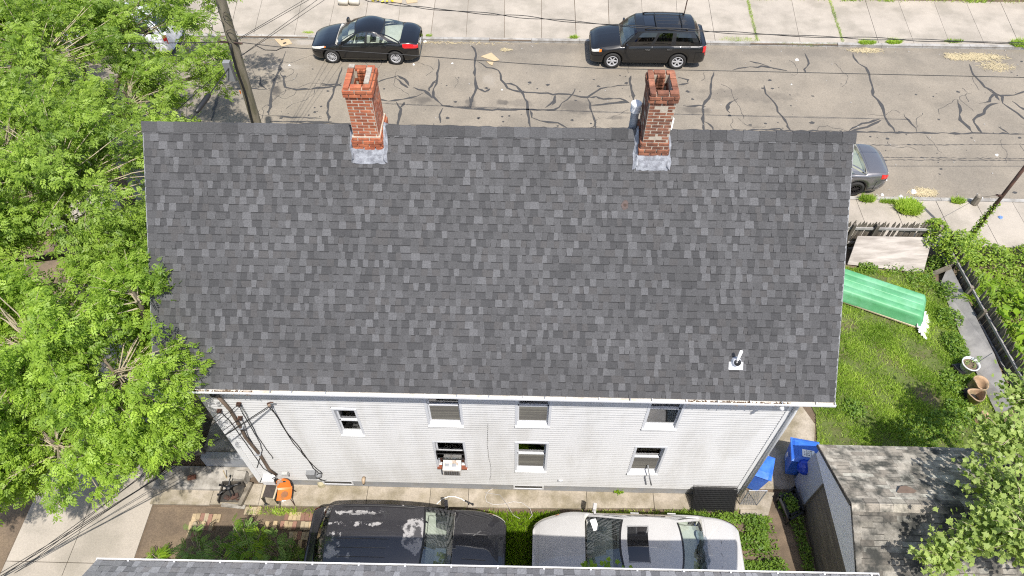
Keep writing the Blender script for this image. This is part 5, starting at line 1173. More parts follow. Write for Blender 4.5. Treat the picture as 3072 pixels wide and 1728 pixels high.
# recycling bins
blue = mat('blue_plastic', (.030, .135, .56), .45, .12, 5, (.055, .19, .66), .4, 3, speck=.1, spscale=20)
blued = mat('dark_blue_lid', (.028, .125, .54), .42, .12, 5, (.05, .17, .62), .4, 4)
def bin_(c, rz, lab, sticker=True):
    t = thing('wheelie_bin', lab, 'bin', tuple(c), rz, 'blue bins'); mb = MB()
    lo_, hi_ = [(-.25, -.24, .05), (.25, -.24, .05), (.25, .22, .05), (-.25, .22, .05)], [(-.30, -.33, .98), (.30, -.33, .98), (.30, .33, .98), (-.30, .33, .98)]
    mb.hexa(lo_, hi_).box((0, -.335, .95), (.62, .03, .07)).box((0, .33, .95), (.62, .03, .07)); part('tub', mb, blue, t, world=False)
    rows = []
    for i in range(9):
        f = -1 + 2 * i / 8
        rows.append([(-.33 + .66 * j / 8, f * .36, 1.0 + .055 * (1 - abs(f) ** 4) * (1 - abs(-1 + 2 * j / 8) ** 4) - (.03 if abs(f) > .99 or j in (0, 8) else 0)) for j in range(9)])
    part('lid', MB().grid(rows, flip=True).box((0, .02, 1.045), (.36, .44, .02)), blued, t, smooth=False, world=False)
    part('handle_bar', MB().tube([(-.24, .40, .98), (.24, .40, .98)], .018, 8).box((-.22, .36, .97), (.04, .1, .04)).box((.22, .36, .97), (.04, .1, .04)), blued, t, world=False)
    for sg in (-1, 1): part('wheel', MB().lathe([(0, -.025), (.12, -.025), (.13, 0), (.12, .025), (0, .025)], 16, (sg * .27, .28, .13), M=Matrix.Rotation(math.pi / 2, 3, 'Y')), M['rubber'], t, world=False)
    if sticker:
        st_ = part('sticker', MB().box((.10, .04, 1.062), (.20, .30, .004)), M['paper'], t, world=False)
        tx = MB()
        for r_ in range(4):
            y = .13 - .055 * r_; x = .03 + .02 * (r_ % 2)
            while x < .175:
                wd = random.uniform(.012, .03); tx.box((x, y - .02, 1.0655), (.014, wd * 1.6, .001)); x += .05 if r_ % 2 else .035
        part('sticker_print', tx, M['ink'], st_, world=False)
        part('recycling_mark', MB().box((-.02, -.342, .6), (.12, .004, .12)).box((-.02, -.342, .45), (.16, .004, .02)), M['white'], t, world=False)
    return t
bin_((7.28, 8.02, .012), rad(-100), 'blue recycling bin with a white sticker on its lid, half behind the garage corner')
bin_((6.02, 7.62, .03), rad(70), 'blue wheelie bin standing at the house corner behind the dog crate', False)
bin_((6.02, 8.40, .012), rad(80), 'blue wheelie bin almost hidden behind the house corner', False)
solo('blue_bag', MB().lathe([(0, -.06), (.16, -.04), (.2, .03), (.12, .1), (0, .12)], 12, (7.18, 7.62, .92), M=Matrix.Rotation(.5, 3, 'X')), mat('blue_bag', (.012, .05, .42), .3, .3, 14), 'crumpled dark blue bag squeezed between bin and garage', 'bag', smooth=True)

# wire dog crate folded, leaning against the wall
cA, cB = G(2070, 1508, .05), G(2198, 1508, .05)
crate = thing('dog_crate', 'black wire dog crate folded flat against the foot of the white wall', 'dog crate', ((cA.x + cB.x) / 2, 6.98, .045))
x0, x1 = cA.x, cB.x; cr = MB(); P0_ = lambda x, f, o=0: (x, 6.80 + .34 * f - o * .06, .055 + .58 * f + o * .04)
nv = 34
for o in (0, .4, 1):
    for i in range(nv + 1): x = x0 + (x1 - x0) * i / nv; cr.tube([P0_(x, 0, o), P0_(x, 1, o)], .0042, 4)
    for j in range(12): cr.tube([P0_(x0, j / 11, o), P0_(x1, j / 11, o)], .005 if j not in (0, 11) else .009, 4)
part('wire_panel', cr, M['wire'], crate)
part('plastic_pan', MB().hexa([P0_(x0 + .02, .05, .55), P0_(x1 - .02, .05, .55), P0_(x1 - .02, .95, .55), P0_(x0 + .02, .95, .55)], [P0_(x0 + .02, .05, .65), P0_(x1 - .02, .05, .65), P0_(x1 - .02, .95, .65), P0_(x0 + .02, .95, .65)]), M['blackpl'], crate)
tr_ = MB()
for i in range(nv + 1): x = x0 + (x1 - x0) * i / nv; tr_.tube([P0_(x, 1, 0), (x, 7.17, .66)], .004, 4)
tr_.tube([(x0, 7.17, .66), (x1, 7.17, .66)], .006, 5); part('top_fold', tr_, M['wire'], crate)
# small chain-link gate between wall corner and pad
gp = MB(); ga, gb_ = G(2215, 1480, .6), G(2248, 1478, .6)
for i in range(11):
    f = i / 10; gp.tube([(5.68 + .42 * f, 6.95, .05), (5.68 + .42 * min(1, f + .45), 6.95, .05 + .9 * min(1, (1 - f) / .45 if f > .55 else 1))], .005, 4).tube([(5.68 + .42 * f, 6.95, .05), (5.68 + .42 * max(0, f - .45), 6.95, .05 + .9 * min(1, f / .45))], .005, 4)
cg = thing('wire_gate', 'narrow chain-link gate panel at the right house corner', 'gate', (5.9, 6.95, .0))
part('mesh', gp, M['galv'], cg); part('gate_frame', MB().tube([(5.67, 6.95, .03), (5.67, 6.95, .98), (6.1, 6.95, .98), (6.1, 6.95, .03)], .014, 6), M['galv'], cg)

# black frame with weeds growing through, before the garage
fc = [G(2338, 1493, .28), G(2384, 1463, .28), G(2412, 1535, .28), G(2368, 1560, .28)]
fr = thing('low_table', 'topless black rectangular low table standing in weeds before the garage', 'table', tuple(Vector(((fc[0].x + fc[2].x) / 2, (fc[0].y + fc[2].y) / 2, 0))))
ctr = sum(fc, Vector()) / 4
for nm_, k_, zz in (('outer_rail', 1.0, .28), ('inner_rail', .72, .25)):
    pp = [ctr + (p - ctr) * k_ for p in fc]
    for i in range(4):
        a, b_ = pp[i], pp[(i + 1) % 4]; d = (b_ - a); part(nm_, MB().box(((a.x + b_.x) / 2, (a.y + b_.y) / 2, zz), (d.length + .05, .055, .05), rz=math.atan2(d.y, d.x)), M['blackpl'], fr)
for p in fc: part('leg', MB().box((p.x, p.y, .13), (.05, .05, .27)), M['blackpl'], fr)

# orange chair
c = G(853, 1476, .46)
oc = thing('orange_chair', 'orange moulded plastic chair on the walkway by the wall', 'chair', (c.x, c.y - .03, .045), rad(180 + 8)); oc.scale = (.86, .86, .86); om = mat('orange_plastic', (.62, .17, .03), .45, .1, 6, (.33, .16, .06), .2, 5)
rows = []
for i in range(15):
    f = i / 14; s = .38 * (1 - f * .0)
    if f < .5: y, z, hw_ = .20 - .40 * (f / .5), .42 + .02 * math.cos(f * 6) - .02 * math.sin(math.pi * f / .5), .21
    else:
        g_ = (f - .5) / .5; y, z, hw_ = -.20 - .13 * g_, .42 + .36 * g_, .21 - .015 * g_ - .09 * max(0, g_ - .8) * 3
    rows.append([(hw_ * (-1 + 2 * j / 10), y + (.045 * (abs(-1 + 2 * j / 10) ** 2) if f > .5 else 0), z + (.03 * abs(-1 + 2 * j / 10) ** 2)) for j in range(11)])
sh_ = MB()
hole = lambda i, j: i in (11,) and 3 <= j <= 6
for i in range(14):
    for j in range(10):
        if hole(i, j): continue
        sh_.add([rows[i][j], rows[i + 1][j], rows[i + 1][j + 1], rows[i][j + 1]], [(0, 3, 2, 1)])
part('seat_shell', sh_, om, oc, smooth=True, world=False)
part('worn_patch', MB().lathe([(0, .437), (.10, .438)], 14, (0, .02, .0)), mat('worn_orange', (.24, .11, .05), .8, .3, 12), oc, world=False)
for sx_, sy_ in ((-1, 1), (1, 1), (-1, -1), (1, -1)): part('leg', MB().tube([(sx_ * .15, sy_ * .12, .41), (sx_ * .22, sy_ * .22, 0)], .013, 7), M['rust'], oc, world=False)
# black chair
c = G(807, 1474, .46)
bc = thing('black_chair', 'dark frame of a chair with a worn black seat beside the orange chair', 'chair', (c.x, c.y + .04, .045), rad(180 - 4)); bc.scale = (.9, .9, .9)
bk_ = MB()
for i in range(13):
    a = math.pi * i / 12
bk_.tube([(.21, -.20, .40)] + [(.21 * math.cos(math.pi * i / 10), -.22 - .04 * math.sin(math.pi * i / 10), .55 + .20 * math.sin(math.pi * i / 10)) for i in range(11)] + [(-.21, -.20, .40)], .022, 7)
part('back_hoop', bk_, M['blackpl'], bc, smooth=True, world=False)
part('backrest', MB().lathe([(0, -.01), (.20, -.01), (.20, .01), (0, .01)], 16, (0, -.225, .55), M=Matrix.Rotation(rad(95), 3, 'X')), M['blackpl'], bc, world=False)
part('seat', MB().box((0, .02, .41), (.30, .36, .03)), mat('worn_black_seat', (.045, .035, .03), .8, .3, 12), bc, world=False)
part('seat_frame', MB().box((-.175, .02, .405), (.045, .42, .03)).box((.175, .02, .405), (.045, .42, .03)).box((0, -.16, .404), (.31, .05, .03)), mat('pale_wood', (.42, .36, .25), .7, .15, 9), bc, world=False)
for sx_, sy_ in ((-1, 1), (1, 1), (-1, -1), (1, -1)): part('leg', MB().box((sx_ * .19, sy_ * .2, .2), (.04, .04, .4)), M['blackpl'], bc, world=False)
# junk: overturned swivel base, broken boxes, planks
jc = G(700, 1478, .05); jx_, jy_ = jc.x, 6.92
jw = mat('scorched_wood', (.085, .072, .055), .85, .35, 7, (.03, .027, .024), .5, 5)
jk = thing('broken_cabinet', 'broken open wooden cabinet heaped with scrap on the walkway', 'cabinet', (jx_, jy_, .045))
part('side_panel', MB().box((jx_ - .27, jy_ - .02, .16), (.03, .50, .24), M=Matrix.Rotation(.12, 3, 'Y')).box((jx_ + .02, jy_ + .20, .19), (.52, .03, .30)), jw, jk)
part('base_panel', MB().box((jx_ - .02, jy_, .07), (.56, .46, .04)), jw, jk)
part('scrap', MB().tube([(jx_ - .15 + .06 * i, jy_ - .15 + .05 * math.sin(i * 2.0), .12 + .04 * math.sin(i)) for i in range(7)], .02, 6).box((jx_ + .10, jy_ - .10, .13), (.18, .12, .05), rz=.5).box((jx_ - .1, jy_ - .14, .12), (.14, .1, .04), rz=-.4), M['rust'], jk)
sw = thing('swivel_base', 'overturned black five-arm swivel chair base on top of the scrap cabinet', 'chair base', (jx_ - .02, jy_ + .02, .30))
hub = Vector((jx_ - .02, jy_ + .02, .38)); part('hub', MB().lathe([(0, -.06), (.05, -.06), (.06, .04), (0, .06)], 12, hub), M['blackpl'], sw)
for i in range(5):
    a = 2 * math.pi * i / 5 + .3; e = hub + Vector((.28 * math.cos(a), .28 * math.sin(a), .02 + .10 * math.sin(a * 1.7)))
    ar = part('arm', MB().tube([hub, hub.lerp(e, .6) + Vector((0, 0, .03)), e], [.022, .016, .012], 7), M['blackpl'], sw); part('castor', MB().lathe([(0, -.02), (.025, -.02), (.025, .02), (0, .02)], 10, e + Vector((0, 0, .03)), M=Matrix.Rotation(1.3, 3, 'X')), M['blackpl'], ar)
solo('wood_beam', MB().box((jx_ + .36, jy_ - .04, .15), (.10, .62, .10), rz=-.22), M['wood'], 'thick weathered timber beam lying beside the scrap cabinet', 'beam')
solo('concrete_block', MB().hexa([(jx_ - .02, jy_ + .26, .045), (jx_ + .34, jy_ + .26, .045), (jx_ + .34, jy_ + .50, .045), (jx_ - .02, jy_ + .50, .045)], [(jx_ + .02, jy_ + .27, .40), (jx_ + .30, jy_ + .27, .34), (jx_ + .30, jy_ + .49, .34), (jx_ + .02, jy_ + .49, .40)]), M['stepc'], 'tall pale concrete block behind the scrap cabinet', 'block')
solo('wood_stick', MB().tube([(jx_ - .24, jy_ + .36, .06), (jx_ - .22, jy_ + .42, .52)], .012, 6), mat('fresh_stick', (.42, .32, .18), .8, .15, 9), 'thin pale stick standing beside the concrete block', 'stick')
solo('old_board', MB().box((jx_ + .10, jy_ - .33, .062), (.62, .10, .03), rz=-.08), M['stepc'], 'pale board lying in front of the scrap cabinet', 'board')
c = G(798, 1513, .05); solo('black_bolt', MB().lathe([(0, 0), (.03, 0), (.045, .02), (0, .05)], 8, (c.x, c.y, .045)).box((c.x + .05, c.y, .06), (.08, .02, .02)), M['blackpl'], 'small black hardware piece on the walkway below the chairs', 'scrap')
c = G(851, 1497, .05); solo('paper_scrap', MB().box((c.x, c.y, .06), (.11, .12, .015), rz=.4, taper=.7), M['paper'], 'white crumpled paper at the orange chair leg', 'paper')
c = G(577, 1434, .15); solo('loose_brick', MB().box((c.x, c.y, .19), (.2, .11, .07), rz=.25), M['brick_d'], 'single dark brick on the terrace slab', 'brick')
# two bins/box on the left by the steps
c = G(478, 1418, 0); lid = thing('lidded_box', 'dark pyramidal lantern-shaped post cap beside the steps', 'post', (c.x, c.y, 0))
part('post', MB().box((c.x, c.y, .35), (.22, .22, .70)), M['wood'], lid); part('cap', MB().box((c.x, c.y, .80), (.34, .34, .22), taper=.12), M['blackpl'], lid)

# hose on the walkway, spray gun
pts = [(1489, 1460), (1465, 1473), (1456, 1490), (1460, 1505), (1480, 1514), (1510, 1512), (1540, 1505), (1565, 1508), (1590, 1525), (1597, 1545), (1588, 1557)]
hp_ = [G(x, y, .06) for x, y in pts]; f = []
for a, b_ in zip(hp_[:-1], hp_[1:]):
    for i in range(4): f.append(a.lerp(b_, i / 4))
solo('hose', MB().tube(f + [hp_[-1]], .008, 6), mat('white_hose', (.46, .44, .42), .4, .1, 6), 'thin white hose looping over the walkway and grass', 'hose', smooth=True)
pts = [(1455, 1478), (1500, 1485), (1520, 1512), (1540, 1545), (1560, 1556)]
solo('hose', MB().tube([G(x, y, .075) for x, y in pts], .009, 6), mat('grey_hose', (.30, .28, .26), .5, .1, 6), 'thinner grey hose crossing under the white one', 'hose')
pts = [(1310, 1512), (1325, 1498), (1345, 1490), (1365, 1490), (1385, 1497), (1400, 1507)]
gun = thing('spray_wand', 'white curved hose with a black spray gun on the wet concrete', 'spray wand', tuple(G(1360, 1500, .05)))
part('hose_piece', MB().tube([G(x, y, .06) for x, y in pts], .011, 6), M['pvc'], gun)
a, b_ = G(1395, 1502, .07), G(1418, 1513, .07); part('gun', MB().tube([a, a.lerp(b_, .5), b_], [.025, .02, .022], 8).lathe([(0, -.02), (.03, -.02), (.03, .02), (0, .02)], 10, b_).box(a.lerp(b_, .4) + Vector((.02, -.03, 0)), (.03, .08, .03)), M['blackpl'], gun)

# litter, cardboard, straw in the street
def sheet(px, py, pts, z, mt, name, lab, cat, t=.008):
    P_ = [G(px + a, py + b, z) for a, b in pts]
    return solo(name, MB().hexa([tuple(p) for p in P_], [tuple(p + Vector((0, 0, t + .01 * (i % 2)))) for i, p in enumerate(P_)]), mt, lab, cat)
c1 = sheet(0, 0, [(822, 116), (856, 104), (877, 131), (845, 140)][::-1], ZR + .006, M['cardboard'], 'cardboard_sheet', 'flattened cardboard sheet with black marks left of the black sedan', 'cardboard')
for (x, y) in ((847, 117), (854, 129)):
    c = G(x, y, ZR + .026); o = link('printed_mark', MB().box((0, 0, 0), (.14, .10, .002), rz=.6).mesh('printed_mark', M['ink']), c1, c - c1.location)
sheet(0, 0, [(1442, 170), (1474, 158), (1498, 180), (1484, 184), (1466, 186)][:4][::-1], ZR + .006, M['cardboard'], 'cardboard_sheet', 'torn cardboard sheet lying in the street right of the black sedan', 'cardboard')
sheet(0, 0, [(1458, 184), (1482, 183), (1477, 197), (1468, 192)][::-1], ZR + .012, M['cardboard'], 'cardboard_flap', 'torn flap just below the right cardboard sheet', 'cardboard')
for i, (x, y, lab) in enumerate(((1190, 3, 'cardboard scrap at the top edge left of the yellow bag'), (1235, 3, 'cardboard scrap at the top edge right of the yellow bag'))):
    c = G(x, y, .01); solo('cardboard_scrap', MB().box((c.x, c.y, .02), (.5, .35, .02), rz=.3 * i), M['cardboard'], lab, 'cardboard')
yb = G(1150, 4, .02); yv = MB()
for i in range(5): yv.tube([(yb.x - .5 + .22 * i, yb.y - .05 + .1 * math.sin(i * 2), .03 + .05 * (i % 2)), (yb.x - .42 + .22 * i, yb.y + .1 * math.cos(i), .08)], [.06, .04], 6)
solo('yellow_plastic', yv, mat('yellow_plastic', (.62, .52, .02), .4, .2, 12), 'crumpled yellow plastic strip at the top edge', 'litter')
for q, (x, lab) in enumerate(((1030, 'white padded roll at the top edge, left one'), (1063, 'white padded roll at the top edge, right one'))):
    c = G(x, 4, .15); solo('padded_roll', MB().tube([(c.x - .24, c.y, .19), (c.x - .2, c.y, .19), (c.x + .2, c.y, .19), (c.x + .24, c.y, .19)], [.10, .18, .19, .11], 14), mat('pillow_white', (.62, .58, .50), .85, .12, 7), lab, 'roll', 'white rolls', smooth=True)
lit = [(2391, 180, 1, 'crumpled white paper in the street right of the black suv'), (2374, 253, .5, 'pale scrap in the middle of the street'), (1241, 194, .6, 'white scrap beside the black sedan rear wheel'), (1357, 190, .6, 'white scrap between sedan and cardboard'), (1275, 125, .9, 'white packet at the kerb behind the black sedan'), (1506, 269, .5, 'white dot of litter near the long tar seam'), (892, 107, .8, 'white scrap next to the marked cardboard'), (868, 196, .6, 'white scrap left of the sedan front wheel'), (2990, 465, .7, 'round white litter far right of the street'), (2740, 575, 1.6, 'white crumpled bag at the near kerb beside straw'), (2702, 592, 1.2, 'white flattened scrap at the near kerb left of the bag'), (2646, 584, .8, 'pale flattened scrap behind the grey sedan'), (2658, 540, .6, 'white scrap just behind the grey sedan bumper'), (2940, 595, 1.2, 'white scrap beside the timber stump'), (3001, 652, .9, 'blue and white can flattened on the near pavement'), (2662, 142, .5, 'scrap at the far kerb beside grass'), (2948, 145, .6, 'bluish scrap at the far kerb beside straw')]
for x, y, s, lab in lit:
    z = .012 if 600 < y < 700 else ZR + .004
    c = G(x, y, z); r = .085 * s; V = []; n = 8; mb = MB()
    ring0 = [(c.x + r * random.uniform(.7, 1.2) * math.cos(a), c.y + r * random.uniform(.7, 1.2) * math.sin(a), z) for a in np.linspace(0, 6.283, n, endpoint=False)]
    ring1 = [(c.x + (p[0] - c.x) * .6, c.y + (p[1] - c.y) * .6, z + random.uniform(.02, .06) * s) for p in ring0]
    mb.add(ring0 + ring1 + [(c.x, c.y, z + .04 * s)], [(i, (i + 1) % n, n + (i + 1) % n, n + i) for i in range(n)] + [(n + i, n + (i + 1) % n, 2 * n) for i in range(n)])
    solo('litter', mb, M['paper'] if 'blue' not in lab else mat('blue_litter', (.12, .22, .45), .5, .3, 20), lab, 'litter', 'litter in the street')
# ================================================================== VEGETATION
def scatter(name, tmpl, pos, nrm, yaw, scale, mt, parent=None, world_off=None, tint=None):
    """many small leaf copies as ONE mesh; tmpl = (verts, faces) in a frame with z = leaf normal"""
    Vt = np.array(tmpl[0], float); Ft = tmpl[1]; N = len(pos); k = len(Vt)
    n = nrm / np.linalg.norm(nrm, axis=1, keepdims=True)
    a = np.stack([np.cos(yaw), np.sin(yaw), np.zeros(N)], 1); a = a - n * (a * n).sum(1, keepdims=True); a /= np.linalg.norm(a, axis=1, keepdims=True) + 1e-9
    b = np.cross(n, a)
    W = (a[:, None, :] * Vt[None, :, 0:1] + b[:, None, :] * Vt[None, :, 1:2] + n[:, None, :] * Vt[None, :, 2:3]) * scale[:, None, None] + pos[:, None, :]
    if world_off is not None: W = W - np.array(world_off)
    W = W.reshape(-1, 3)
    lens = np.array([len(f) for f in Ft]); flat = np.concatenate([np.array(f) for f in Ft])
    loops = (flat[None, :] + (np.arange(N) * k)[:, None]).reshape(-1)
    tot = np.tile(lens, N); start = np.concatenate([[0], np.cumsum(tot)[:-1]])
    me = bpy.data.meshes.new(name); me.vertices.add(len(W)); me.vertices.foreach_set('co', W.astype(np.float32).ravel())
    me.loops.add(len(loops)); me.loops.foreach_set('vertex_index', loops.astype(np.int32))
    me.polygons.add(len(tot)); me.polygons.foreach_set('loop_start', start.astype(np.int32)); me.polygons.foreach_set('loop_total', tot.astype(np.int32))
    me.materials.append(mt); me.update(calc_edges=True)
    at = me.attributes.new('tint', 'FLOAT', 'POINT'); tv = tint if tint is not None else RNG.random(N)
    at.data.foreach_set('value', np.repeat(tv, k).astype(np.float32))
    return link(name, me, parent)
def leaflet(x, y, ang, L, w):
    c, s = math.cos(ang), math.sin(ang); P = [(0, 0, 0), (L * .45, w / 2, .012), (L, 0, -.01), (L * .45, -w / 2, .012)]
    return [(x + c * p[0] - s * p[1], y + s * p[0] + c * p[1], p[2]) for p in P]
def pinnate(pairs, L, ll, lw):
    V = []; F = []
    for i in range(pairs):
        x = L * (.2 + .75 * i / pairs)
        for sg in (1, -1): V += leaflet(x, 0, sg * rad(58), ll * (1 - .15 * abs(i / pairs - .4)), lw)
    V += leaflet(L * .92, 0, 0, ll, lw)
    V = [(x, y, z - .18 * (x / L) ** 2 * L) for x, y, z in V]
    return V, [(4 * q, 4 * q + 1, 4 * q + 2, 4 * q + 3) for q in range(len(V) // 4)]
ASH = pinnate(3, .16, .085, .036)
FERN = pinnate(7, .30, .085, .028)
SUMAC = pinnate(7, .26, .075, .024)
OVAL = ([(0, 0, 0), (.3, .24, .05), (.75, .22, .04), (1, 0, -.05), (.75, -.22, .04), (.3, -.24, .05)], [(0, 1, 2, 3), (0, 3, 4, 5)])
MAPLE = ([(0, 0, 0), (.12, .42, .02), (.38, .30, .03), (.42, .62, -.02), (.62, .26, .03), (1.0, 0, -.04), (.62, -.26, .03), (.42, -.62, -.02), (.38, -.30, .03), (.12, -.42, .02)], [(0, 1, 2), (0, 2, 3, 4), (0, 4, 5, 6), (0, 6, 7, 8), (0, 8, 9)])
BLADE = ([(-.06, 0, 0), (.06, 0, 0), (.05, .04, .55), (-.04, .05, .5), (0, .30, 1.0)], [(0, 1, 2, 3), (3, 2, 4)])
Lash = leafmat('ash_leaf', (.085, .175, .014), (.42, .575, .080), .44)
Lash2 = leafmat('ash_leaf_far', (.070, .145, .016), (.37, .505, .080), .42)
Lmap = leafmat('maple_leaf', (.13, .21, .035), (.42, .50, .15), .38)
Lgrass = leafmat('grass_blade', (.12, .235, .020), (.52, .64, .12), .36)
Lweed = leafmat('weed_leaf', (.065, .140, .016), (.200, .300, .035), .32)
Lvine = leafmat('vine_leaf', (.10, .19, .018), (.32, .42, .05), .34)
Lbright = leafmat('bright_leaf', (.120, .230, .012), (.250, .370, .020), .4)
Lsumac = leafmat('sumac_leaf', (.11, .21, .04), (.26, .39, .10), .38)
bark = mat('bark', (.16, .125, .09), .9, .3, 9, (.09, .075, .055), .5, 4, streak=(2, 2, .5), bump=.5)
twigm = mat('pale_twig', (.34, .285, .20), .85, .2, 12)

def tree(name, label, base, lobes, leaf, tmpl, mt, nclu, per, lscale, spread, trunk_r, group=None, gap=.0, up=.55, twig_vis=.25, seed=1):
    rg = np.random.default_rng(seed); base = Vector(base)
    t = thing(name, label, 'tree', tuple(base), 0, group)
    C = np.array([l[:3] for l in lobes], float); Rr = np.array([l[3:6] for l in lobes], float); wts = Rr.prod(1) ** .7; wts /= wts.sum()
    pts = []
    while len(pts) < nclu:
        i = rg.choice(len(lobes), p=wts); d = rg.normal(size=3); d /= np.linalg.norm(d)
        r = rg.random() ** .38
        if d[2] < -.3 and rg.random() < .7: continue
        p = C[i] + d * Rr[i] * r
        g = math.sin(p[0] * 2.3 + seed) * math.sin(p[1] * 2.1 + 2 * seed) + .6 * math.sin(3.3 * p[0] - 2.5 * p[1] + seed) + .5 * math.sin(4.7 * p[1] + 1.9 * p[0] + p[2])
        if g < gap - 1.0 and rg.random() < .93: continue
        pts.append(p)
    pts = np.array(pts)
    # skeleton: trunk, limbs to lobes, twigs to clusters
    zc = float(C[:, 2].mean()); cx_, cy_ = float((C[:, 0] * wts).sum()), float((C[:, 1] * wts).sum())
    fork = Vector((base.x * .75 + cx_ * .25, base.y * .75 + cy_ * .25, base.z + (zc - base.z) * .55))
    tm = MB().tube([base - Vector((0, 0, .05)), base.lerp(fork, .33) + Vector((.06, .04, 0)), base.lerp(fork, .7) + Vector((-.05, .02, 0)), fork], [trunk_r * 1.25, trunk_r, trunk_r * .85, trunk_r * .7], 12)
    part('trunk', tm, bark, t, smooth=True)
    lim = MB(); ends = []
    for i, l in enumerate(lobes):
        e = Vector(C[i]) - Vector((0, 0, Rr[i][2] * .35)); m_ = fork.lerp(e, .5) + Vector((rg.normal() * .2, rg.normal() * .2, .25))
        lim.tube([fork - Vector((0, 0, .15)), m_, e, Vector(C[i]) + Vector((0, 0, Rr[i][2] * .4))], [trunk_r * .55, trunk_r * .36, trunk_r * .22, .02], 8); ends.append((m_, e))
    part('limbs', lim, bark, t, smooth=True)
    tw_ = MB(); cl = Vector()
    dirs = []
    for p in pts:
        pv_ = Vector(p); i = int(np.argmin(((p - C) ** 2 / Rr ** 2).sum(1))); a = ends[i][1]; dv = (pv_ - a)
        d = Vector((dv.x, dv.y, dv.z * .5)); d = d.normalized() if d.length > 1e-3 else Vector((1, 0, 0)); dirs.append(d)
        if rg.random() < twig_vis:
            st_ = pv_ - d * min(dv.length * .8, 1.6) - Vector((0, 0, .12)); md = st_.lerp(pv_, .5) + Vector((rg.normal() * .06, rg.normal() * .06, .05))
            tw_.tube([st_, md, pv_, pv_ + d * .25], [.016, .011, .007, .003], 4, cap=False)
    part('twigs', tw_, twigm, t, kind='stuff')
    D = np.array([tuple(d) for d in dirs]); N = len(pts) * per
    idx = np.repeat(np.arange(len(pts)), per)
    along = rg.uniform(-.6, .6, N)[:, None] * spread * 1.4
    pos = pts[idx] + D[idx] * along + rg.normal(size=(N, 3)) * np.array([spread, spread, spread * .55]) * .55
    yawd = np.arctan2(D[idx, 1], D[idx, 0]) + rg.normal(size=N) * .9
    nv_ = rg.normal(size=(N, 3)) * np.array([.6, .6, .28]) + np.array([.08, -.12, up + .5])
    tint = np.clip(np.repeat(rg.beta(2, 2, len(pts)), per) * .65 + rg.random(N) * .35 , 0, 1)
    o = scatter('crown', tmpl, pos, nv_, yawd, lscale * rg.uniform(.7, 1.25, N), mt, t, base, tint)
    return t
# big tree at the left of the house
tree('ash_tree', 'big leafy tree overhanging the left end of the roof', (-9.0, 8.6, 0), [(-9.2, 7.2, 6.4, 2.3, 1.9, 1.5), (-7.9, 7.0, 5.9, 1.7, 1.4, 1.2), (-8.9, 5.8, 5.2, 1.8, 1.2, 1.1), (-11.0, 6.8, 5.9, 1.8, 2.2, 1.6), (-10.6, 5.2, 4.9, 1.3, .9, .9), (-7.4, 6.2, 5.0, 1.0, .7, .8), (-11.9, 4.9, 4.4, 1.2, .8, .8), (-7.25, 7.9, 7.2, .8, .8, .6), (-9.9, 5.7, 4.5, 1.1, .7, .7), (-12.3, 6.0, 5.0, 1.2, 1.2, .9)], None, ASH, Lash, 1000, 32, .76, .21, .22, 'trees on the left', gap=.85, seed=3, twig_vis=.6)
tree('ash_tree', 'tall leafy tree beside the left gable, behind the overhanging one', (-10.6, 12.0, 0), [(-10.0, 11.2, 7.0, 2.4, 2.2, 1.7), (-8.3, 11.6, 4.2, 1.0, 2.2, 1.2), (-12.0, 12.2, 6.5, 2.4, 2.6, 1.8), (-9.0, 9.4, 5.8, 1.3, 1.6, 1.3), (-11.8, 9.4, 6.6, 2.0, 1.8, 1.5)], None, ASH, Lash2, 780, 32, .82, .24, .24, 'trees on the left', gap=.95, seed=5, twig_vis=.45)
tree('ash_tree', 'leafy street tree at the upper left over the white vehicle', (-13.8, 17.2, 0), [(-13.6, 16.8, 6.2, 2.6, 2.4, 1.7), (-11.2, 16.2, 5.2, 2.0, 1.4, 1.2), (-16.0, 18.2, 6.0, 2.8, 2.4, 1.6), (-12.2, 19.4, 5.6, 2.4, 1.7, 1.2), (-9.9, 18.2, 5.0, 1.4, .9, .8), (-15.0, 20.8, 5.0, 2.6, 1.6, 1.2)], None, ASH, Lash2, 650, 32, .90, .26, .22, 'trees on the left', gap=1.0, seed=8, twig_vis=.5)
tree('ash_tree', 'leafy tree filling the top left corner', (-19.5, 21.2, 0), [(-19.0, 21.0, 6.0, 3.0, 2.8, 1.8), (-21.5, 23.5, 6.0, 2.6, 2.6, 1.6), (-11.0, 22.8, 5.2, 1.8, .9, .7), (-13.6, 24.4, 5.0, 2.2, 1.0, .8), (-17.2, 25.0, 5.2, 1.8, .7, .6), (-19, 17.5, 5.5, 2.2, 2.0, 1.4)], None, ASH, Lash2, 540, 30, .98, .28, .24, 'trees on the left', gap=1.0, seed=13, twig_vis=.4)
# maple at the bottom right
tree('maple_tree', 'pale-leaved maple tree spreading over the garage at the right edge', (12.75, 8.3, 0), [(*G(3040, 1330, 3.3), .75, .7, .5), (*G(3030, 1480, 3.4), .75, .65, .5), (*G(3000, 1620, 3.5), .8, .5, .5), (*G(2860, 1670, 3.2), .55, .3, .25), (*G(3080, 1200, 3.0), .5, .6, .4), (*G(3110, 1600, 4.0), .8, 1.0, .6)], None, MAPLE, Lmap, 330, 14, .115, .26, .14, None, gap=.75, seed=17, twig_vis=.5)

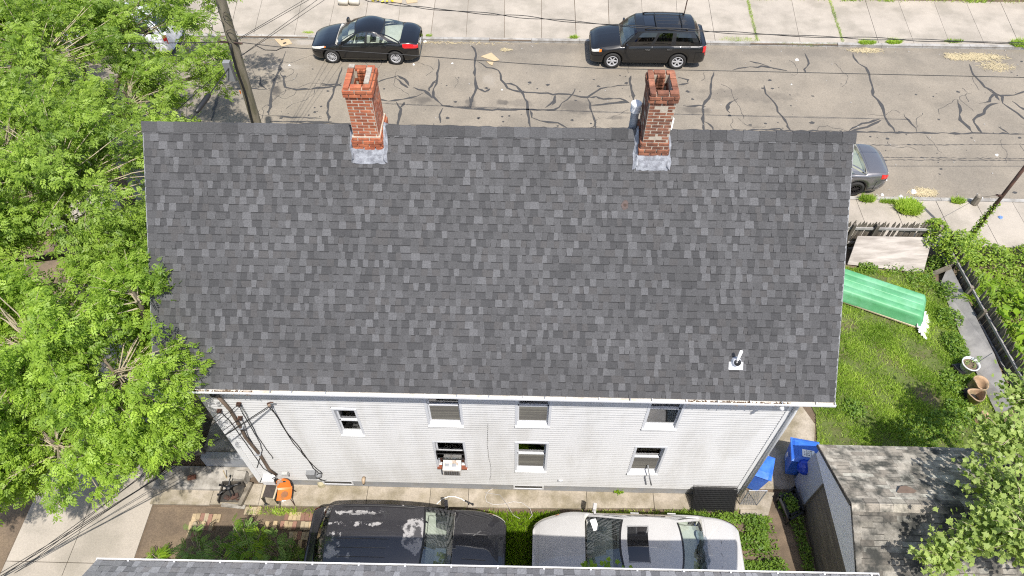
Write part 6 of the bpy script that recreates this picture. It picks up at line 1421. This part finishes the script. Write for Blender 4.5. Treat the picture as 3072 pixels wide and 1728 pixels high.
# lawn grass
def inpoly(x, y, poly):
    c = np.zeros(len(x), bool); n = len(poly)
    for i in range(n):
        x1, y1 = poly[i]; x2, y2 = poly[(i + 1) % n]
        cond = ((y1 > y) != (y2 > y)) & (x < (x2 - x1) * (y - y1) / (y2 - y1 + 1e-12) + x1); c ^= cond
    return c
def blades(name, poly, n, h, mt, z=0.0, avoid=None, thin=None, wide=1.0):
    P_ = np.array(poly); lo_, hi_ = P_.min(0), P_.max(0); xs_ = RNG.uniform(lo_[0], hi_[0], n * 3); ys_ = RNG.uniform(lo_[1], hi_[1], n * 3)
    k = inpoly(xs_, ys_, poly)
    if avoid is not None: k &= ~avoid(xs_, ys_)
    if thin is not None: k &= RNG.random(len(xs_)) < thin(xs_, ys_)
    xs_, ys_ = xs_[k][:n], ys_[k][:n]; N = len(xs_)
    pos = np.stack([xs_, ys_, np.full(N, z)], 1)
    clump = .5 + .5 * np.sin(xs_ * 2.1 + 1.3 * np.sin(ys_ * 1.7)) * np.sin(ys_ * 2.6 + np.sin(xs_ * 3.1))
    nv_ = np.stack([RNG.normal(0, .45, N), RNG.normal(0, .45, N), np.ones(N)], 1)
    V = [(p[0] * wide, p[1], p[2]) for p in BLADE[0]]
    o = scatter(name, (V, BLADE[1]), pos, nv_, RNG.uniform(0, 6.28, N), h * RNG.uniform(.5, 1.3, N), mt, None, None, np.clip(.55 * clump + .45 * RNG.random(N), 0, 1)); return o
def stuff(o, label, cat='grass'):
    o['kind'] = 'stuff'; o['label'] = label; o['category'] = cat; return o
lawn = [(7.9, 7.85), (13.1, 7.85), (13.4, 9.6), (13.15, 11.2), (13.3, 14.2), (12.9, 14.75), (10.4, 15.0), (7.4, 14.6), (7.2, 12.5), (8.0, 10.6), (8.25, 9.6)]
struct('lawn', MB().slab(lawn, -.03, -.002), M['lawn_soil'])
ux, uy = fw.x, fw.y
def avoid_boat(x, y):
    dx, dy = x - boat.location.x, y - boat.location.y; a = dx * ux + dy * uy; b = -dx * uy + dy * ux
    return (np.abs(a) < 1.9) & (np.abs(b) < .58)
bare = lambda x, y: np.clip(1.25 - 1.1 * np.exp(-((x - 10.6) ** 2 / .6 + (y - 12.95) ** 2 / .10)) - .9 * np.exp(-((x - 11.2) ** 2 / 1.4 + (y - 14.5) ** 2 / .06)), 0, 1)
patch_ = lambda x, y: bare(x, y) * np.clip(.62 + .55 * np.sin(1.9 * x + 1.1 * np.sin(2.3 * y)) * np.sin(2.2 * y + np.sin(1.7 * x)) + .3 * np.sin(5.1 * x + 3.3 * y), .12, 1)
stuff(blades('lawn_grass', lawn, 62000, .10, Lgrass, 0, avoid_boat, patch_, 1.2), 'long unmown green grass of the yard lawn')
def weeds(name, label, items, tmpl, mt, per, sc, cat='weeds', stuffy=False):
    """items: (x, y, z, rx, ry, h)"""
    pos = []; 
    for (x, y, z, rx, ry, h) in items:
        n = per; a = RNG.uniform(0, 6.283, n); r = np.sqrt(RNG.random(n)); hh = RNG.random(n) ** .8
        pos.append(np.stack([x + rx * r * np.cos(a), y + ry * r * np.sin(a), z + .02 + h * hh * (1 - .6 * r * r)], 1))
    pos = np.concatenate(pos); N = len(pos); nv_ = np.stack([RNG.normal(0, .5, N), RNG.normal(0, .5, N), np.ones(N)], 1)
    b0 = np.array([items[0][0], items[0][1], items[0][2]])
    o = scatter(name, tmpl, pos, nv_, RNG.uniform(0, 6.28, N), sc * RNG.uniform(.6, 1.3, N), mt, None, b0); o.location = b0
    o['label'] = label; o['category'] = cat
    if stuffy: o['kind'] = 'stuff'
    return o
def weed_field(name, label, poly, n, h, tmpl, mt, sc, cat='weeds', thin=-1.1):
    P_ = np.array(poly); lo_, hi_ = P_.min(0), P_.max(0); xs_ = RNG.uniform(lo_[0], hi_[0], n * 3); ys_ = RNG.uniform(lo_[1], hi_[1], n * 3)
    k = inpoly(xs_, ys_, poly); xs_, ys_ = xs_[k][:n], ys_[k][:n]; N = len(xs_)
    hh = np.zeros(N)
    for q in range(7):
        a = RNG.uniform(0, 6.28); f = RNG.uniform(2.5, 11); hh += np.sin(f * (xs_ * math.cos(a) + ys_ * math.sin(a)) + RNG.uniform(0, 6)) / (1 + f * .12)
    k2 = (hh > thin) | (RNG.random(N) < .12); xs_, ys_, hh = xs_[k2], ys_[k2], hh[k2]; N = len(xs_)
    hh = np.clip(.38 + .2 * hh, .03, 1.2) * h
    pos = np.stack([xs_, ys_, hh * RNG.random(N) ** .5], 1)
    clump = np.clip(.5 + .3 * np.sin(xs_ * 5.3 + 2 * np.sin(ys_ * 3.1)) * np.sin(ys_ * 4.7 + xs_), 0, 1)
    nv_ = np.stack([RNG.normal(0, .6, N), RNG.normal(0, .6, N), np.ones(N)], 1); b0 = np.array([P_[:, 0].mean(), P_[:, 1].mean(), 0])
    o = scatter(name, tmpl, pos, nv_, RNG.uniform(0, 6.28, N), sc * RNG.uniform(.45, 1.5, N), mt, None, b0, np.clip(.6 * clump + .5 * RNG.random(N) - .05, 0, 1)); o.location = b0
    o['label'] = label; o['category'] = cat; o['kind'] = 'stuff'; return o
W_ = lambda px, py, r, h, z=0: (G(px, py, z).x, G(px, py, z).y, z, r, r, h)
# broadleaf weeds over the lawn edge, the right and behind the boat
weeds('ground_weeds', 'low broadleaf weeds between the lawn and the grey sheets', [W_(2800, 800, .35, .3), W_(2840, 880, .35, .4), W_(2845, 960, .4, .35), W_(2855, 1030, .35, .3), W_(2760, 840, .5, .2), W_(2680, 790, .5, .16), W_(2600, 800, .3, .15), W_(2870, 1060, .3, .25), W_(2860, 1150, .4, .2), W_(2880, 1240, .45, .25), W_(2830, 1280, .5, .2), W_(2750, 1300, .6, .18), W_(2560, 1230, .3, .15)], OVAL, Lweed, 420, .075, stuffy=True)
weed_field('ground_weeds', 'tall weeds filling the ground between the white sedan and the garage path', [(5.15, 4.0), (6.5, 4.0), (6.42, 5.2), (6.5, 6.2), (6.35, 6.62), (4.3, 6.66), (4.6, 6.45), (5.2, 6.2)], 9000, .55, OVAL, Lweed, .06)
weeds('ground_weeds', 'strip of low weeds along the foot of the garage door', [(7.02, 6.5, 0, .16, .5, .3), (7.05, 5.7, 0, .14, .5, .25), (7.05, 4.9, 0, .16, .5, .25), (6.85, 7.0, 0, .22, .25, .4)], OVAL, Lweed, 380, .06, stuffy=True)
weeds('weed_clump', 'weeds growing up through the black low table', [(ctr.x, ctr.y, 0, .22, .26, .42)], OVAL, Lweed, 480, .06, stuffy=True)
weeds('weed_clump', 'small green weed clump against the foot of the wall right of centre', [(G(1855, 1475).x, 7.28, .045, .13, .16, .22)], OVAL, Lbright, 260, .05)
stuff(blades('grass_strip', [(-.75, 5.0), (.75, 5.0), (.75, 6.6), (-.75, 6.6)], 7000, .14, Lbright, -.02, None, None, 1.3), 'bright green grass between the two driveway cars')
stuff(blades('grass_strip', [(-3.9, 6.42), (-.6, 6.45), (-.6, 6.62), (-3.9, 6.60)], 1500, .13, Lgrass, -.02), 'grass along the walkway edge behind the dark vehicle')
stuff(blades('grass_strip', [(-6.9, 6.40), (-3.8, 6.40), (-3.8, 6.60), (-6.9, 6.57)], 900, .12, Lgrass, -.02, None, lambda x, y: .35 + .6 * (np.sin(x * 5) > 0)), 'tufts of grass along the walkway edge by the brick paving')
stuff(blades('grass_strip', [(.75, 6.45), (5.6, 6.5), (5.6, 6.80), (.75, 6.62)], 2600, .14, Lgrass, -.01, None, lambda x, y: .25 + .75 * (np.sin(x * 3.3) > -.2)), 'grass along the walkway edge behind the white sedan')
# sumac saplings in the driveway shade
def sapling(c, h, n, lab, mt, sc=1.0):
    t = thing('sapling', lab, 'sapling', tuple(c), 0, 'saplings in the driveway'); sm_ = MB(); P_ = []; Dn = []; Yw = []
    for k in range(n):
        a = 2 * math.pi * k / n + random.uniform(-.3, .3); r = random.uniform(.12, .42) * h; r = min(r, .5); e = Vector((r * math.cos(a), r * math.sin(a), h * random.uniform(.55, 1)))
        sm_.tube([(0, 0, 0), tuple(e * .5 + Vector((0, 0, .08))), tuple(e)], [.010, .007, .004], 5)
        for q in range(9):
            f = .35 + .65 * q / 8; p = e * f; P_.append((p.x + c[0], p.y + c[1], p.z + c[2])); Yw.append(a + random.gauss(0, .9)); Dn.append((random.gauss(0, .35), random.gauss(0, .35), 1))
    part('stems', sm_, twigm, t, world=False)
    scatter('foliage', SUMAC, np.array(P_), np.array(Dn), np.array(Yw), sc * RNG.uniform(.6, 1.1, len(P_)), mt, t, c)
for (px, py, h, n, lab, mt) in ((610, 1655, 1.2, 9, 'dark feathery sapling at the left of the shaded driveway', Lsumac), (700, 1660, 1.3, 10, 'feathery sapling left of the bright one', Lsumac), (765, 1655, 1.5, 12, 'bright yellow-green sapling in the driveway shade', Lbright), (745, 1605, .9, 8, 'pale feathery sapling standing half in the sun', Lsumac), (850, 1650, 1.3, 10, 'feathery sapling beside the dark vehicle', Lsumac), (900, 1675, .7, 9, 'low dark sapling touching the dark vehicle bumper', Lweed), (482, 1660, .5, 5, 'small leafy seedling at the left gutter edge', Lbright)):
    p = G(px, py + 25, .0); sapling((p.x, p.y, -.02), h, n, lab, mt)
weeds('ground_weeds', 'dark low weeds in the shade under the saplings', [(-6.3, 4.5, 0, .8, .5, .3), (-5.2, 4.6, 0, .8, .5, .35), (-4.9, 5.0, 0, .3, .4, .2), (-6.9, 4.4, 0, .6, .5, .2)], OVAL, Lweed, 260, .07, stuffy=True)
# plant in front of the white sedan's windscreen, growing from the gap by the neighbour wall
pl = thing('wall_plant', 'lobed-leaf plant poking up over the neighbour gutter before the white sedan', 'plant', (1.45, 4.05, -.02))
part('stems', MB().tube([(1.45, 4.05, -.02), (1.4, 4.05, 2.2), (1.30, 4.02, 4.3)], [.02, .016, .008], 6).tube([(1.4, 4.05, 2.2), (1.58, 4.02, 4.25)], [.014, .006], 6).tube([(1.4, 4.05, 2.6), (1.98, 4.0, 4.1)], [.012, .006], 6), twigm, pl)
pp = np.concatenate([np.array(c) + RNG.normal(size=(n_, 3)) * np.array([.09, .06, .09]) for c, n_ in (((1.28, 4.02, 4.3), 20), ((1.58, 4.04, 4.3), 22), ((1.98, 4.0, 4.1), 8))])
scatter('foliage', MAPLE, pp, np.stack([RNG.normal(0, .4, len(pp)), RNG.normal(0, .3, len(pp)), np.ones(len(pp))], 1), RNG.uniform(0, 6.28, len(pp)), RNG.uniform(.06, .11, len(pp)), Lbright, pl, tuple(pl.location))
# vines at the fence corner and up the rusty pole, jungle right of the fence
vn = weeds('vine', 'tangle of leafy vines over the fence corner', [(13.35, 15.65, .5, .45, .35, .8), (13.7, 15.2, .4, .5, .5, .8), (14.1, 15.4, .3, .5, .6, .9), (13.2, 15.95, .9, .35, .2, .4), (14.5, 15.9, .1, .6, .4, .8)], OVAL, Lvine, 620, .085, 'vine')
vp_ = [rb.lerp(tp_, f) for f in np.linspace(.02, .42, 12)]
weeds('vine', 'vine climbing the rusty pole', [(p.x, p.y, p.z - .1, .13 * (1.3 - i * .06), .10, .28) for i, p in enumerate(vp_)], OVAL, Lvine, 42, .08, 'vine')
weed_field('ground_cover', 'dense mixed green undergrowth right of the board fence', [(14.45, 8.2), (19, 8.2), (19, 15.9), (14.1, 15.9), (14.1, 13)], 30000, .75, OVAL, Lvine, .085, 'undergrowth', -1.6)
bl_pos = [(14.25 + random.uniform(0, 1.2), 9.5 + random.uniform(0, 3.8)) for _ in range(14)]
weeds('ground_cover', 'large round pale leaves among the undergrowth at the right edge', [(x, y, .45, .3, .3, .35) for x, y in bl_pos], OVAL, Lbright, 16, .28, 'undergrowth', True)
weeds('ground_cover', 'fern fronds in the undergrowth behind the fence corner', [(14.0 + .35 * i, 13.6 + .4 * math.sin(i), .35, .3, .3, .3) for i in range(6)], FERN, Lbright, 22, 1.0, 'fern', True)
# plants in the planter
weeds('potted_plant', 'small green plant in the white planter', [(planter.location.x, planter.location.y, .33, .16, .16, .14), (planter.location.x + .2, planter.location.y + .12, .4, .1, .1, .2)], OVAL, Lsumac, 36, .05, 'plant', True)
# pavement grass
def tuft(px, py, rx, ry, n, h, lab, z=0.0, mt=None):
    c = G(px, py, z); poly = [(c.x + rx * math.cos(a) * random.uniform(.8, 1.1), c.y + ry * math.sin(a) * random.uniform(.8, 1.1)) for a in np.linspace(0, 6.28, 14, endpoint=False)]
    return stuff(blades('grass_tuft', poly, n, h, mt or Lgrass, z), lab)
tuft(2720, 628, .42, .30, 2200, .28, 'big grass tuft growing through the near pavement')
tuft(2600, 600, .28, .14, 600, .2, 'grass tuft at the near kerb behind the grey sedan')
tuft(2665, 606, .35, .10, 500, .12, 'low grass joining the big tuft at the near kerb')
tuft(2873, 606, .25, .12, 500, .17, 'grass tuft at the near kerb before the stump')
tuft(2215, 126, .95, .16, 1500, .16, 'long grass strip at the far kerb beside the black suv', ZR)
tuft(2420, 136, 1.5, .10, 1300, .12, 'thin grass line at the low part of the far kerb', ZR)
tuft(2600, 130, .4, .14, 500, .15, 'grass tuft at the far kerb, first right of the low part', 0)
tuft(2680, 128, .35, .14, 500, .18, 'grass tuft at the far kerb, second right of the low part', 0)
tuft(2860, 125, .45, .10, 400, .12, 'grass tuft at the far kerb near the right edge', 0)
tuft(3062, 134, .5, .25, 700, .2, 'grass tuft at the far kerb on the right edge', 0)
tuft(1721, 113, .2, .10, 250, .12, 'small grass tuft at the far kerb left of the black suv', 0)
tuft(1287, 108, .14, .07, 120, .1, 'tiny grass tuft at the far kerb behind the black sedan', 0)
tuft(925, 98, .25, .08, 200, .08, 'mossy grass patch at the far kerb before the black sedan', 0)
for (xa, ya, xb, yb, lab) in ((2243, 0, 2272, 126, 'grass growing in the pavement joint nearest the black suv'), (2491, 5, 2528, 126, 'grass growing in the pavement joint in the upper right')):
    A, B = G(xa, ya), G(xb, yb); stuff(blades('joint_grass', [(B.x - .05, 27.8), (B.x + .05, 27.8), (A.x + .07, 31.2), (A.x - .07, 31.2)], 800, .08, Lgrass, 0), lab)
stuff(blades('verge_grass', [(-4, 31.1), (26, 31.1), (26, 31.5), (-4, 31.5)], 2500, .18, Lgrass, 0, None, lambda x, y: .15 + .8 * (np.sin(x * 1.3) + np.sin(x * 3.1) > .7)), 'patchy grass behind the far pavement')
# straw
def straw(px, py, rx, ry, n, lab):
    c = G(px, py, ZR); a = RNG.uniform(0, 6.28, n); r = np.sqrt(RNG.random(n)) * RNG.uniform(.5, 1.1, n); N = n
    pos = np.stack([c.x + rx * r * np.cos(a), c.y + ry * r * np.sin(a), np.full(N, ZR + .006) + RNG.random(N) * .02], 1)
    o = scatter('straw', ([(-.5, -.035, 0), (.5, -.03, 0), (.5, .03, .02), (-.5, .035, .02)], [(0, 1, 2, 3)]), pos, np.stack([RNG.normal(0, .12, N), RNG.normal(0, .12, N), np.ones(N)], 1), RNG.normal(0, .9, N), RNG.uniform(.08, .26, N), M['straw'])
    return stuff(o, lab, 'straw')
straw(2930, 172, 1.3, .30, 900, 'scattered straw on the street at the upper right')
straw(2860, 170, .5, .3, 160, 'thin straw left of the scattered heap')
straw(2990, 200, .8, .4, 260, 'thin straw right of the scattered heap')
straw(2600, 152, .8, .2, 280, 'straw on the street below the kerb tufts')
straw(2772, 578, .55, .22, 420, 'straw heap at the near kerb beside the white bag')
straw(1520, 150, .25, .15, 60, 'small wisp of straw beside the right cardboard')
straw(1300, 128, 4.5, .12, 160, 'dry debris along the far kerb gutter')
# leaf litter inside the gutter and on the terrace
N = 800; gx_ = np.concatenate([RNG.uniform(-6.8, -5.2, N // 2), RNG.uniform(3.2, 5.2, N - N // 2)])
o = scatter('gutter_debris', OVAL, np.stack([gx_, RNG.uniform(EY - .06, EY - .005, N), RNG.uniform(EZ - .07, EZ - .055, N)], 1), np.stack([RNG.normal(0, .4, N), RNG.normal(0, .4, N), np.ones(N)], 1), RNG.uniform(0, 6.28, N), RNG.uniform(.02, .05, N), mat('dead_leaves', (.12, .08, .05), .9, .3, 30))
stuff(o, 'brown leaf debris lying in the house gutter', 'leaves')
